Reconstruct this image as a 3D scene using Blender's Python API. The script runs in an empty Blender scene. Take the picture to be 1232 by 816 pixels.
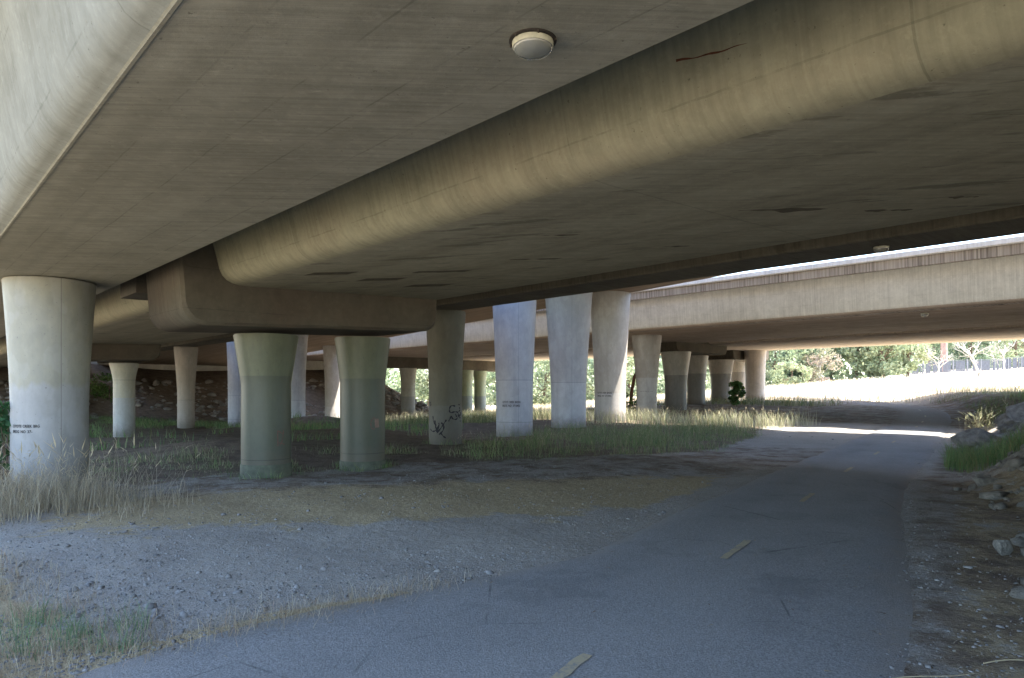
import bpy, math, random
import numpy as np
from mathutils import Vector, Matrix

random.seed(7)
RNG = np.random.default_rng(11)
scene = bpy.context.scene
COL = scene.collection
EYE = 1.63                      # eye height over the path
BR = math.radians(42.5)         # every bridge runs along local +y of this frame
CB, SB = math.cos(BR), math.sin(BR)


def W(s, t):
    """bridge frame (s across, t along) -> world x, y"""
    return CB * s - SB * t, SB * s + CB * t


def ST(x, y):
    return CB * x + SB * y, -SB * x + CB * y


# ------------------------------------------------------------------ noise
def _hash(ix, iy, seed):
    n = (ix * 374761393 + iy * 668265263 + seed * 982451653) & 0x7FFFFFFF
    n = ((n ^ (n >> 13)) * 1274126177) & 0x7FFFFFFF
    n = n ^ (n >> 16)
    return (n & 0xFFFF) / 65535.0


def vnoise(x, y, seed=0):
    x = np.asarray(x, float); y = np.asarray(y, float)
    ix = np.floor(x).astype(np.int64); iy = np.floor(y).astype(np.int64)
    fx = x - ix; fy = y - iy
    fx = fx * fx * (3 - 2 * fx); fy = fy * fy * (3 - 2 * fy)
    a = _hash(ix, iy, seed); b = _hash(ix + 1, iy, seed)
    c = _hash(ix, iy + 1, seed); d = _hash(ix + 1, iy + 1, seed)
    return (a + (b - a) * fx) * (1 - fy) + (c + (d - c) * fx) * fy


def fbm(x, y, seed=0, octv=4):
    v = 0; a = 0.5; f = 1.0; tot = 0
    for k in range(octv):
        v = v + a * vnoise(x * f, y * f, seed + k); tot += a
        a *= .5; f *= 2.03
    return v / tot


def sstep(x, a, b):
    t = np.clip((np.asarray(x, float) - a) / (b - a), 0, 1)
    return t * t * (3 - 2 * t)


# ------------------------------------------------------------------ path centre line
CENTRE_KEYS = [(-9.5, -14), (-5.2, -5.2), (-2.4, -.6), (.40, 3.99), (2.25, 6.8), (4.33, 10.0), (6.6, 13.4),
               (8.97, 16.8), (11.4, 20.4), (14.4, 24.8), (18.0, 30.2), (21.8, 36.0), (24.6, 41.5),
               (26.3, 48.0), (26.2, 55.0), (23.5, 63.0), (18.5, 72.0), (11.0, 82.0), (2, 92), (-10, 102)]


def catmull(pts, n=14):
    out = []
    P = [np.array(p, float) for p in pts]
    for i in range(1, len(P) - 2):
        p0, p1, p2, p3 = P[i - 1:i + 3]
        for k in range(n):
            t = k / n
            out.append(.5 * ((2 * p1) + (-p0 + p2) * t + (2 * p0 - 5 * p1 + 4 * p2 - p3) * t * t + (-p0 + 3 * p1 - 3 * p2 + p3) * t ** 3))
    out.append(P[-2])
    return np.array(out)


CL = catmull(CENTRE_KEYS)


def half_width(y):
    return 1.32 + 1.3 * (1 - sstep(y, 2.6, 6.4))


def half_right(y):
    return 1.2 + .5 * (1 - sstep(y, 4, 12))


def path_dist(x, y):
    """signed distance from the path's centre line: positive on its right-hand side"""
    x = np.asarray(x, float).ravel(); y = np.asarray(y, float).ravel()
    best = np.full(x.shape, 1e9); sgn = np.zeros(x.shape)
    a = CL[:-1]; b = CL[1:]
    for i in range(len(a)):
        dx, dy = b[i] - a[i]; L2 = dx * dx + dy * dy
        u = np.clip(((x - a[i, 0]) * dx + (y - a[i, 1]) * dy) / L2, 0, 1)
        px = x - a[i, 0] - u * dx; py = y - a[i, 1] - u * dy
        d = np.hypot(px, py)
        m = d < best
        best[m] = d[m]; sgn[m] = np.sign(px * dy - py * dx)[m]
    return best * sgn


# ------------------------------------------------------------------ terrain
def ground(x, y, with_path=True, dist=None):
    x = np.asarray(x, float); shp = x.shape
    x = x.ravel(); y = np.asarray(y, float).ravel()
    s, t = ST(x, y)
    d = path_dist(x, y) if dist is None else dist
    z = np.zeros_like(x)
    # climb beyond the third bridge, then the long dry field
    near_right = 1 - sstep(t, 26, 50)
    z += .48 * sstep(s, 34, 52) * near_right
    fieldrise = .052 * np.clip(s - 52, 0, 90)
    z += fieldrise * (1 - sstep(t, 44, 84))
    z -= 1.9 * sstep(t, 34, 80) * sstep(s, 36, 62)
    # lower ground towards the creek on the far left
    z -= 1.0 * sstep(t, 30, 54) * (1 - sstep(s, 36, 62)) * sstep(s, 6, 24)
    z -= .42 * sstep(t, 22, 36) * (1 - sstep(s, 20, 40))
    # embankment up to the abutment
    z += 4.9 * sstep(t, 60.5, 75.5) * (1 - sstep(s, 42, 52))
    # bank on the right of the path
    on = sstep(y, -8, 2) * (1 - sstep(y, 46, 62))
    hgt = (1.75 + .3 * sstep(y, 8, 16)) * (1 - .62 * sstep(y, 17, 30))
    d0 = 1.75 + .95 * (1 - sstep(y, 7, 12))
    z += on * hgt * sstep(d, d0, d0 + 3.1) + on * .10 * (1 - sstep(y, 17, 30)) * np.clip(d - 4.5, 0, 30)
    # soil mounds between the columns on the left
    z += .33 * np.exp(-(((x + 7.6) / 2.0) ** 2 + ((y - 17.5) / 1.3) ** 2))
    z += .6 * np.exp(-(((x + 10.5) / 3.0) ** 2 + ((y - 36) / 1.8) ** 2))
    near = np.exp(-np.abs(d) / 6)
    rough = 1 - np.exp(-np.clip(np.abs(d) - np.where(d < 0, half_width(y), 1.3), 0, None) / 1.2)
    z += (fbm(x * .45, y * .45, 3) - .5) * .16 * rough
    z += (fbm(x * 2.2, y * 2.2, 9) - .5) * .055 * rough * (1 - sstep(np.hypot(x, y), 30, 60))
    z += on * (fbm(x * 3.1, y * 3.1, 13) - .45) * .22 * sstep(d, d0 - .2, d0 + .7) * (1 - sstep(y, 18, 30))
    z += (fbm(x * .06, y * .06, 21) - .5) * 1.3 * sstep(np.hypot(x, y), 60, 160)
    if with_path:
        hw_ = np.where(d < 0, half_width(y), half_right(y))
        inside = 1 - sstep(np.abs(d), hw_ - .32, hw_ - .02)
        z -= .05 * inside
    return z.reshape(shp)


def gz(x, y):
    return float(ground(np.array([x]), np.array([y]), False)[0])


# ------------------------------------------------------------------ object helpers
def put(o, parent=None):
    COL.objects.link(o)
    if parent is not None:
        o.parent = parent
    return o


def mesh(name, verts, faces, mat=None, parent=None, smooth=False):
    me = bpy.data.meshes.new(name)
    me.from_pydata([tuple(map(float, v)) for v in verts], [], faces)
    me.update()
    if smooth:
        me.polygons.foreach_set('use_smooth', [True] * len(me.polygons))
    if mat:
        me.materials.append(mat)
    return put(bpy.data.objects.new(name, me), parent)


def empty(name, loc, rz=0):
    o = bpy.data.objects.new(name, None)
    o.empty_display_size = .2
    o.location = loc; o.rotation_euler = (0, 0, rz)
    return put(o)


def tag(o, label=None, cat=None, group=None, kind=None):
    if label: o['label'] = label
    if cat: o['category'] = cat
    if group: o['group'] = group
    if kind: o['kind'] = kind
    return o


def smooth_by_angle(o, deg=35):
    me = o.data
    me.polygons.foreach_set('use_smooth', [True] * len(me.polygons))
    try:
        me.set_sharp_from_angle(angle=math.radians(deg))
    except Exception:
        pass


class MB:
    def __init__(self): self.v = []; self.f = []
    def add(self, verts, faces):
        b = len(self.v); self.v += [tuple(p) for p in verts]; self.f += [tuple(i + b for i in q) for q in faces]
    def box(self, x0, x1, y0, y1, z0, z1):
        self.add([(x0, y0, z0), (x1, y0, z0), (x1, y1, z0), (x0, y1, z0), (x0, y0, z1), (x1, y0, z1), (x1, y1, z1), (x0, y1, z1)],
                 [(0, 3, 2, 1), (4, 5, 6, 7), (0, 1, 5, 4), (1, 2, 6, 5), (2, 3, 7, 6), (3, 0, 4, 7)])
    def tube(self, pts, rad, n=8, cap=True):
        pts = [Vector(p) for p in pts]
        rings = []
        for i, p in enumerate(pts):
            d = (pts[min(i + 1, len(pts) - 1)] - pts[max(i - 1, 0)])
            if d.length < 1e-9: d = Vector((0, 0, 1))
            d.normalize()
            a = d.orthogonal().normalized() if abs(d.z) < .95 else Vector((1, 0, 0)).cross(d).normalized()
            b = d.cross(a)
            r = rad[i] if hasattr(rad, '__len__') else rad
            rings.append([p + (a * math.cos(2 * math.pi * k / n) + b * math.sin(2 * math.pi * k / n)) * r for k in range(n)])
        V = [q for r in rings for q in r]; F = []
        for i in range(len(pts) - 1):
            for k in range(n):
                k2 = (k + 1) % n
                F.append((i * n + k, i * n + k2, (i + 1) * n + k2, (i + 1) * n + k))
        if cap:
            F.append(tuple(range(n))[::-1]); F.append(tuple((len(pts) - 1) * n + k for k in range(n)))
        self.add(V, F)
    def lathe(self, prof, n=48, bottom=True, top=True):
        V = [(r * math.cos(2 * math.pi * k / n), r * math.sin(2 * math.pi * k / n), z) for r, z in prof for k in range(n)]
        F = []
        for i in range(len(prof) - 1):
            for k in range(n):
                k2 = (k + 1) % n
                F.append((i * n + k, i * n + k2, (i + 1) * n + k2, (i + 1) * n + k))
        if bottom: F.append(tuple(range(n))[::-1])
        if top: F.append(tuple((len(prof) - 1) * n + k for k in range(n)))
        self.add(V, F)
    def build(self, name, mat=None, parent=None, smooth=None):
        o = mesh(name, self.v, self.f, mat, parent)
        if smooth: smooth_by_angle(o, smooth)
        return o


def prism(name, prof, t0, t1, mat, parent=None, nseg=24, zf=None, smooth=28):
    """closed (s, z) outline swept along t; zf(t) lifts it"""
    n = len(prof); V = []; F = []
    ts = np.linspace(t0, t1, nseg + 1)
    for t in ts:
        dz = zf(t) if zf else 0
        V += [(s, t, z + dz) for s, z in prof]
    for i in range(nseg):
        for k in range(n):
            k2 = (k + 1) % n
            F.append((i * n + k, i * n + k2, (i + 1) * n + k2, (i + 1) * n + k))
    F.append(tuple(range(n))[::-1]); F.append(tuple(nseg * n + k for k in range(n)))
    o = mesh(name, V, F, mat, parent)
    import bmesh
    bm = bmesh.new(); bm.from_mesh(o.data); bmesh.ops.recalc_face_normals(bm, faces=bm.faces); bm.to_mesh(o.data); bm.free()
    if smooth: smooth_by_angle(o, smooth)
    return o


# ------------------------------------------------------------------ materials
class NT:
    def __init__(self, name, rough=.85, spec=.25):
        self.m = bpy.data.materials.new(name); self.m.use_nodes = True
        self.t = self.m.node_tree; self.b = self.t.nodes['Principled BSDF']
        self.b.inputs['Roughness'].default_value = rough
        self.b.inputs['Specular IOR Level'].default_value = spec
        self.tc = self.t.nodes.new('ShaderNodeTexCoord')
    def link(self, a, b): self.t.links.new(a, b)
    def coord(self, scale=(1, 1, 1), rz=0, src='Object', loc=(0, 0, 0)):
        first = self.tc.outputs[src]
        if rz:                  # turn first, stretch afterwards
            r_ = self.t.nodes.new('ShaderNodeMapping'); self.link(first, r_.inputs['Vector'])
            r_.inputs['Rotation'].default_value = (0, 0, rz); first = r_.outputs[0]
        mp = self.t.nodes.new('ShaderNodeMapping')
        self.link(first, mp.inputs['Vector'])
        mp.inputs['Scale'].default_value = scale
        mp.inputs['Location'].default_value = loc
        return mp.outputs[0]
    def noise(self, vec, scale=1, detail=5, rough=.55, dist=0):
        n = self.t.nodes.new('ShaderNodeTexNoise'); self.link(vec, n.inputs['Vector'])
        n.inputs['Scale'].default_value = scale; n.inputs['Detail'].default_value = detail
        n.inputs['Roughness'].default_value = rough; n.inputs['Distortion'].default_value = dist
        return n.outputs['Fac']
    def voro(self, vec, scale=1, feature='F1', out='Distance'):
        n = self.t.nodes.new('ShaderNodeTexVoronoi'); self.link(vec, n.inputs['Vector'])
        n.feature = feature; n.inputs['Scale'].default_value = scale
        return n.outputs[out]
    def ramp(self, fac, stops):
        n = self.t.nodes.new('ShaderNodeValToRGB'); self.link(fac, n.inputs[0])
        e = n.color_ramp.elements
        while len(e) < len(stops): e.new(.5)
        for el, (p, c) in zip(e, stops):
            el.position = p
            el.color = (c, c, c, 1) if not hasattr(c, '__len__') else (*c, 1)
        return n.outputs[0]
    def rng(self, fac, a, b, c=0, d=1):
        n = self.t.nodes.new('ShaderNodeMapRange'); self.link(fac, n.inputs[0])
        for i, v in enumerate((a, b, c, d)): n.inputs[i + 1].default_value = v
        return n.outputs[0]
    def mix(self, fac, a, b, mode='MIX'):
        n = self.t.nodes.new('ShaderNodeMix'); n.data_type = 'RGBA'; n.blend_type = mode
        for sock, v in ((n.inputs[0], fac), (n.inputs[6], a), (n.inputs[7], b)):
            if hasattr(v, 'is_linked') or hasattr(v, 'links'): self.link(v, sock)
            elif hasattr(v, '__len__'): sock.default_value = (*v, 1)
            else: sock.default_value = v
        return n.outputs[2]
    def math(self, op, a, b=0, c=0):
        n = self.t.nodes.new('ShaderNodeMath'); n.operation = op
        for i, v in enumerate((a, b, c)):
            if hasattr(v, 'links'): self.link(v, n.inputs[i])
            else: n.inputs[i].default_value = v
        return n.outputs[0]
    def xyz(self, src='Object'):
        n = self.t.nodes.new('ShaderNodeSeparateXYZ'); self.link(self.tc.outputs[src], n.inputs[0]); return n.outputs
    def attr(self, name):
        n = self.t.nodes.new('ShaderNodeAttribute'); n.attribute_name = name; return n
    def color(self, c):
        if hasattr(c, 'links'): self.link(c, self.b.inputs['Base Color'])
        else: self.b.inputs['Base Color'].default_value = (*c, 1)
    def bump(self, h, strength=.4, dist=.01):
        n = self.t.nodes.new('ShaderNodeBump'); n.inputs['Strength'].default_value = strength
        n.inputs['Distance'].default_value = dist
        self.link(h, n.inputs['Height']); self.link(n.outputs[0], self.b.inputs['Normal'])
    def line(self, v, at, w):
        """1 on a thin line v == at"""
        return self.math('LESS_THAN', self.math('ABSOLUTE', self.math('SUBTRACT', v, at)), w)


def concrete(name, base, dark, streak='soffit', blotch=0, joints=(), cross=0, warm=None, bumps=.35, streaks=.42, jl=.22):
    k = NT(name, .88, .2)
    P = k.xyz()
    big = k.noise(k.coord((.35, .22, .5)), 1, 5, .6)
    c = k.mix(k.rng(big, .34, .68), base, dark)
    mid = k.noise(k.coord((1, 1, 1), loc=(3, 8, 1)), 1.7, 8, .68, .3)
    c = k.mix(k.rng(mid, .38, .66, 0, .42), c, tuple(x * .62 for x in dark))
    if warm:
        wn = k.noise(k.coord((.5, .3, .9), loc=(9, 2, 4)), 1.1, 4, .6)
        c = k.mix(k.rng(wn, .45, .7, 0, .55), c, warm)
    if streak == 'soffit':      # form-board marks lying skew to the bridge
        st = k.noise(k.coord((.4, 8, 1), rz=BR - .06), 1, 7, .74, .1)
        st2 = k.noise(k.coord((.9, 34, 1), rz=BR - .06), 1, 4, .68, .15)
    else:                       # run-off streaks down the face
        st = k.noise(k.coord((.8, 5.5, .28)), 1, 6, .68)
        st2 = k.noise(k.coord((1, 19, .5)), 1, 4, .6)
    c = k.mix(k.rng(st, .45, .75, 0, streaks), c, tuple(x * .55 for x in dark))
    c = k.mix(k.rng(st2, .35, .75, 0, streaks * .9), c, tuple(min(1, x * 1.5) for x in base))
    spots = k.noise(k.coord((1.2, 7, 1), rz=BR, loc=(5, 1, 0)), 1.6, 5, .6)
    c = k.mix(k.rng(spots, .70, .76, 0, .5), c, tuple(min(1, x * 1.7) for x in base))
    if blotch:
        bl = k.noise(k.coord((.5, 2.6, 1), rz=BR + .25, loc=(1.3, 2.1, 0)), 1.15, 6, .62, 0)
        c = k.mix(k.rng(bl, .60, .655, 0, blotch), c, tuple(x * .33 for x in dark))
        bl2 = k.noise(k.coord((1.4, 7.5, 1), rz=BR + .2, loc=(6.3, 2.1, 0)), 1.1, 4, .6, 0)
        c = k.mix(k.rng(bl2, .62, .68, 0, blotch * .8), c, tuple(x * .45 for x in dark))
    wob = k.math('MULTIPLY', k.math('SUBTRACT', k.noise(k.coord(), 3.0, 2), .5), .03)
    if streak == 'soffit':      # long soft bands left by the form panels, and pale lime traces
        bd = k.noise(k.coord((3.2, .05, 1), loc=(3, 3, 0)), 1, 3, .5)
        c = k.mix(k.rng(bd, .40, .62, 0, .35), c, tuple(x * .62 for x in dark))
        lm = k.noise(k.coord((1.1, 9, 1), rz=BR - .25, loc=(2, 7, 0)), 2.2, 7, .8, .6)
        c = k.mix(k.rng(lm, .62, .72, 0, .38), c, tuple(min(1, x * 1.75) for x in base))
    else:                       # pour lines running along the face
        pl = k.math('FRACT', k.math('MULTIPLY', k.math('ADD', P[2], wob), 1.55))
        c = k.mix(k.math('MULTIPLY', k.math('MULTIPLY', k.line(pl, .5, .010), k.rng(mid, .44, .56)), .30), c, tuple(x * .4 for x in dark))
        cv = k.math('FRACT', k.math('MULTIPLY', k.math('ADD', P[1], wob), .41))
        c = k.mix(k.math('MULTIPLY', k.math('MULTIPLY', k.line(cv, .5, .003), k.rng(mid, .42, .58)), .35), c, tuple(x * .4 for x in dark))
    for j in joints:
        ln = k.line(k.math('ADD', P[0], wob), j, .006)
        c = k.mix(k.math('MULTIPLY', k.math('MULTIPLY', ln, jl), k.rng(mid, .42, .55)), c, tuple(x * .3 for x in dark))
    if cross:
        fr = k.math('FRACT', k.math('DIVIDE', k.math('ADD', P[1], wob), cross))
        c = k.mix(k.math('MULTIPLY', k.line(fr, .5, .0016), .25), c, tuple(x * .3 for x in dark))
    mot = k.noise(k.coord((1, 1, 1), loc=(2, 5, 7)), 5.5, 8, .75, .4)
    c = k.mix(k.rng(mot, .42, .68, 0, .24), c, tuple(x * .55 for x in dark))
    mot2 = k.noise(k.coord((1, 1, 1), loc=(8, 5, 3)), 14, 6, .75)
    c = k.mix(k.rng(mot2, .54, .74, 0, .26), c, tuple(min(1, x * 1.5) for x in base))
    pit = k.noise(k.coord((1, 1, 1), loc=(1, 1, 9)), 30, 3, .6)
    c = k.mix(k.rng(pit, .68, .73, 0, .6), c, tuple(x * .35 for x in dark))
    k.color(c)
    fine = k.noise(k.coord(), 38, 6, .7)
    h = k.math('ADD', k.math('MULTIPLY', fine, .35), k.math('MULTIPLY', st2, .5))
    k.bump(h, bumps, .012)
    return k.m


def column_paint(name, upper, lower, zband, ragged=0, seam=True, joints=(), gloss=.6, third=None):
    k = NT(name, gloss, .35)
    P = k.xyz()
    edge = k.math('ADD', P[2], k.math('MULTIPLY', k.math('SUBTRACT', k.noise(k.coord((3, 3, .6)), 1.5, 3), .5), ragged))
    isup = k.rng(edge, zband - .006 - ragged * .1, zband + .006 + ragged * .1)
    c = k.mix(isup, lower, upper)
    if third:
        c = k.mix(k.math('LESS_THAN', P[2], third[0]), c, third[1])
    big = k.noise(k.coord((1, 1, .5)), 1.4, 6, .65)
    c = k.mix(k.rng(big, .4, .7, 0, .38), c, tuple(x * .6 for x in upper))
    st = k.noise(k.coord((5, 5, .35)), 1, 6, .7)
    c = k.mix(k.rng(st, .5, .72, 0, .3), c, tuple(x * .5 for x in lower))
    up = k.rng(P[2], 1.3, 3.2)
    mot = k.noise(k.coord((1, 1, .7), loc=(2, 5, 7)), 6, 8, .72, .3)
    c = k.mix(k.rng(mot, .42, .68, 0, .3), c, tuple(x * .6 for x in lower))
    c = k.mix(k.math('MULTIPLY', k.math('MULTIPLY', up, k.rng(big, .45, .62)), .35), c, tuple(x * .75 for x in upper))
    rp = k.noise(k.coord((1.6, 1.6, 1.1), loc=(4, 9, 2)), 1.5, 3, .5)
    c = k.mix(k.rng(rp, .53, .57, 0, .12), c, tuple(min(1, x * 1.35) for x in lower))
    rp2 = k.noise(k.coord((2.5, 2.5, 1.4), loc=(14, 3, 7)), 1.3, 3, .5)
    c = k.mix(k.rng(rp2, .56, .60, 0, .16), c, tuple(x * .6 for x in upper))
    hole = k.noise(k.coord((1, 1, 1), loc=(1, 4, 9)), 34, 2, .5)
    c = k.mix(k.rng(hole, .70, .74, 0, .55), c, tuple(x * .3 for x in lower))
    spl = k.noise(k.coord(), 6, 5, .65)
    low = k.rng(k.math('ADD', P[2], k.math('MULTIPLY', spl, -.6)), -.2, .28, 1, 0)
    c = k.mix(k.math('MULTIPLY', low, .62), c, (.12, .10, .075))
    if seam:
        front = k.math('LESS_THAN', P[1], 0)
        ln = k.math('MULTIPLY', k.line(P[0], .14, .006), front)
        c = k.mix(k.math('MULTIPLY', ln, .5), c, tuple(x * .3 for x in upper))
    for j in joints:
        c = k.mix(k.math('MULTIPLY', k.line(P[2], j, .009), .55), c, tuple(x * .3 for x in lower))
    k.color(c)
    k.bump(k.noise(k.coord(), 24, 6, .7), .25, .01)
    return k.m


def plain(name, col, rough=.7, spec=.3, var=.25, scale=8, metal=0):
    k = NT(name, rough, spec)
    n = k.noise(k.coord(), scale, 5, .6)
    k.color(k.mix(k.rng(n, .3, .7), tuple(x * (1 - var) for x in col), tuple(min(1, x * (1 + var)) for x in col)))
    k.b.inputs['Metallic'].default_value = metal
    if 'stone' in name or 'rock' in name:
        k.bump(k.noise(k.coord(), 5 if 'rock' not in name else 9, 8, .75), 1.0, .12)
    return k.m


def leafy(name, trans=.35):
    """colour from the per-leaf attribute, some light through the leaf"""
    k = NT(name, .6, .2)
    a = k.attr('tint')
    k.color(a.outputs['Color'])
    tr = k.t.nodes.new('ShaderNodeBsdfTranslucent'); k.link(a.outputs['Color'], tr.inputs[0])
    mx = k.t.nodes.new('ShaderNodeMixShader'); mx.inputs[0].default_value = trans
    out = [n for n in k.t.nodes if n.type == 'OUTPUT_MATERIAL'][0]
    k.link(k.b.outputs[0], mx.inputs[1]); k.link(tr.outputs[0], mx.inputs[2]); k.link(mx.outputs[0], out.inputs[0])
    return k.m


M_DECK1 = concrete('concrete_soffit_grey', (.305, .285, .228), (.215, .198, .152), 'soffit', 0, (1.3, 1.75, 2.2, 2.6), 0, jl=.34)
M_DECK1L = concrete('concrete_pale_edge', (.235, .235, .21), (.145, .14, .112), 'face', streaks=.2)
M_DECK2 = concrete('concrete_soffit_stained', (.325, .298, .222), (.225, .203, .145), 'soffit', .6, (5.9, 7.1), 7.3)
M_WEB2 = concrete('concrete_web_warm', (.29, .272, .188), (.20, .184, .125), 'face', 0, (), 0, warm=(.29, .24, .165), streaks=.3)
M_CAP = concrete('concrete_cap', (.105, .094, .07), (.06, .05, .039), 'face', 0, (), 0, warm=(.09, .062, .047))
M_BEAM = concrete('concrete_beam_dark', (.17, .15, .11), (.10, .09, .07), 'face', .4)
M_RAMP = concrete('concrete_ramp', (.40, .33, .25), (.30, .24, .18), 'soffit', .2, (), 4)
M_FASCIA = concrete('concrete_fascia_pale', (.635, .61, .565), (.53, .50, .455), 'face', 0, (), 9.1, streaks=.34)
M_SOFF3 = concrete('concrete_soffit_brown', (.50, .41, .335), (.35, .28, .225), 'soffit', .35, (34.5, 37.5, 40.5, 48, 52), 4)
M_SOFF4 = concrete('concrete_soffit_lit', (.60, .51, .42), (.48, .40, .32), 'soffit', .25, (48, 52), 4)  # lighter copy of the brown soffit, its lit look put into the colour
M_PARAPET = concrete('concrete_parapet_white', (.86, .84, .80), (.78, .755, .72), 'face')
M_WALL = concrete('concrete_abutment', (.50, .48, .42), (.38, .35, .30), 'face', 0, (), 3)

# stained edge strip: dense black run-off streaks
k = NT('concrete_edge_streaked', .9, .2)
st = k.noise(k.coord((1, 11, .12)), 1, 6, .8)
st2 = k.noise(k.coord((1, .8, .1), loc=(4, 1, 2)), 1, 3, .6)
f = k.math('MULTIPLY', k.rng(st, .42, .6), k.rng(st2, .25, .6, .35, 1))
k.color(k.mix(f, (.46, .41, .36), (.13, .11, .095)))
M_STREAK = k.m

# ground ------------------------------------------------------------------
k = NT('gravel_and_soil', .95, .12)
z = k.attr('zone'); sep = k.t.nodes.new('ShaderNodeSeparateColor'); k.link(z.outputs['Color'], sep.inputs[0])
soil, field, straw = sep.outputs
V = k.coord()
g = k.noise(V, .8, 6, .62)
c = k.mix(k.rng(g, .32, .68), (.375, .345, .30), (.27, .245, .212))
vo = k.voro(k.coord(), 26, 'F1', 'Color')
bw = k.t.nodes.new('ShaderNodeRGBToBW'); k.link(vo, bw.inputs[0])
c = k.mix(k.rng(bw.outputs[0], .25, .8, 0, .45), c, (.36, .35, .33))
sp = k.noise(k.coord(), 60, 4, .7)
c = k.mix(k.rng(sp, .50, .66, 0, .75), c, (.10, .092, .08))
sp2 = k.noise(k.coord((1, 1, 1), loc=(4, 4, 4)), 34, 4, .7)
c = k.mix(k.rng(sp2, .60, .68, 0, .7), c, (.45, .44, .42))
sn0 = k.noise(k.coord((1, 1, 1), loc=(7, 1, 0)), 1.3, 9, .78)
sn = k.rng(sn0, .3, .7, .05, .95)
s_fib = k.noise(k.coord((12, 50, 6), rz=.9), 1, 5, .75, 1.2)
s_fib2 = k.noise(k.coord((50, 12, 6), rz=.3), 1, 5, .75, 1.2)
fib = k.math('MAXIMUM', s_fib, s_fib2)
strawc = k.mix(k.rng(fib, .45, .68), (.27, .215, .135), (.54, .44, .27))
sm = k.math('MULTIPLY', k.rng(k.math('ADD', sn, k.math('MULTIPLY', k.math('SUBTRACT', straw, .5), 1.3)), .40, .58), k.rng(straw, .02, .2))
c = k.mix(sm, c, strawc)
soilc = k.mix(k.rng(k.noise(k.coord(), 2.2, 7, .68), .35, .68), (.215, .17, .13), (.11, .084, .064))
c = k.mix(k.rng(k.math('ADD', soil, k.math('MULTIPLY', k.math('SUBTRACT', sn, .5), .9)), .35, .65), c, soilc)
fn = k.noise(k.coord((1, 1, 1)), .25, 6, .7)
fldc = k.mix(k.rng(fn, .3, .7), (.64, .555, .41), (.52, .44, .31))
c = k.mix(k.rng(k.math('ADD', field, k.math('MULTIPLY', k.math('SUBTRACT', sn, .5), .4)), .35, .65), c, fldc)
k.color(c)
hb = k.math('ADD', k.math('MULTIPLY', sp, .5), k.math('MULTIPLY', bw.outputs[0], .6))
hb = k.math('ADD', hb, k.math('MULTIPLY', k.noise(V, 7, 6, .7), 1.6))
k.bump(hb, .9, .03)
M_GROUND = k.m

k = NT('worn_asphalt', .85, .3)
big = k.noise(k.coord(), .55, 5, .6)
c = k.mix(k.rng(big, .3, .7), (.25, .247, .24), (.19, .187, .182))
vo = k.voro(k.coord(), 95, 'F1', 'Color')
bw = k.t.nodes.new('ShaderNodeRGBToBW'); k.link(vo, bw.inputs[0])
c = k.mix(k.rng(bw.outputs[0], .3, .85, 0, .55), c, (.38, .38, .375))
sp = k.noise(k.coord(), 75, 3, .7)
c = k.mix(k.rng(sp, .48, .66, 0, .7), c, (.11, .11, .11))
lt = k.noise(k.coord((1, 1, 1), loc=(2, 9, 1)), 30, 3, .75)
c = k.mix(k.rng(lt, .64, .72, 0, .8), c, (.42, .42, .41))
du = k.noise(k.coord((1, 1, 1), loc=(12, 9, 1)), 1.5, 6, .7)
ed = k.attr('edge').outputs['Fac']
c = k.mix(k.rng(k.math('ADD', ed, k.math('MULTIPLY', k.math('SUBTRACT', du, .5), 1.1)), .45, .95, 0, .8), c, (.285, .255, .22))
la = k.math('ABSOLUTE', k.attr('lane').outputs['Fac'])
tr = k.math('MULTIPLY', k.rng(k.math('ABSOLUTE', k.math('SUBTRACT', la, .45)), .28, .05), k.rng(k.noise(k.coord((1, 1, 1), loc=(3, 3, 3)), 1.1, 5, .65), .35, .65))
c = k.mix(k.math('MULTIPLY', tr, .30), c, (.12, .122, .125))
pa = k.noise(k.coord((1, 1, 1), loc=(21, 3, 3)), .9, 4, .6)
c = k.mix(k.rng(pa, .60, .62, 0, .22), c, (.11, .112, .115))
grit = k.voro(k.coord(), 38, 'F1', 'Distance')
gd = k.noise(k.coord((1, 1, 1), loc=(5, 3, 13)), 2.2, 5, .7)
c = k.mix(k.math('MULTIPLY', k.math('LESS_THAN', grit, .13), k.rng(gd, .52, .66, 0, .8)), c, (.36, .34, .30))
c = k.mix(k.math('MULTIPLY', k.attr('far_brown').outputs['Fac'], k.rng(du, .3, .6, .75, 1)), c, (.18, .15, .12))  # path turns soil brown farther off
ck = k.voro(k.mix(.12, k.coord((1, 1, 1)), k.t.nodes.new('ShaderNodeTexNoise').outputs['Color']), .42, 'DISTANCE_TO_EDGE')
c = k.mix(k.math('MULTIPLY', k.math('LESS_THAN', ck, .0028), k.rng(du, .46, .6, 0, .6)), c, (.06, .06, .06))
k.color(c)
k.bump(k.math('ADD', k.math('MULTIPLY', bw.outputs[0], .8), sp), .9, .012)
M_ASPHALT = k.m

k = NT('worn_yellow_paint', .8, .3)
n = k.noise(k.coord(), 30, 6, .75)
n2 = k.noise(k.coord(), 5, 4, .6)
k.color(k.mix(k.rng(k.math('ADD', n, k.math('MULTIPLY', n2, .5)),   .73, .92), (.37, .31, .20), (.20, .198, .19)))
M_PAINT = k.m

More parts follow.
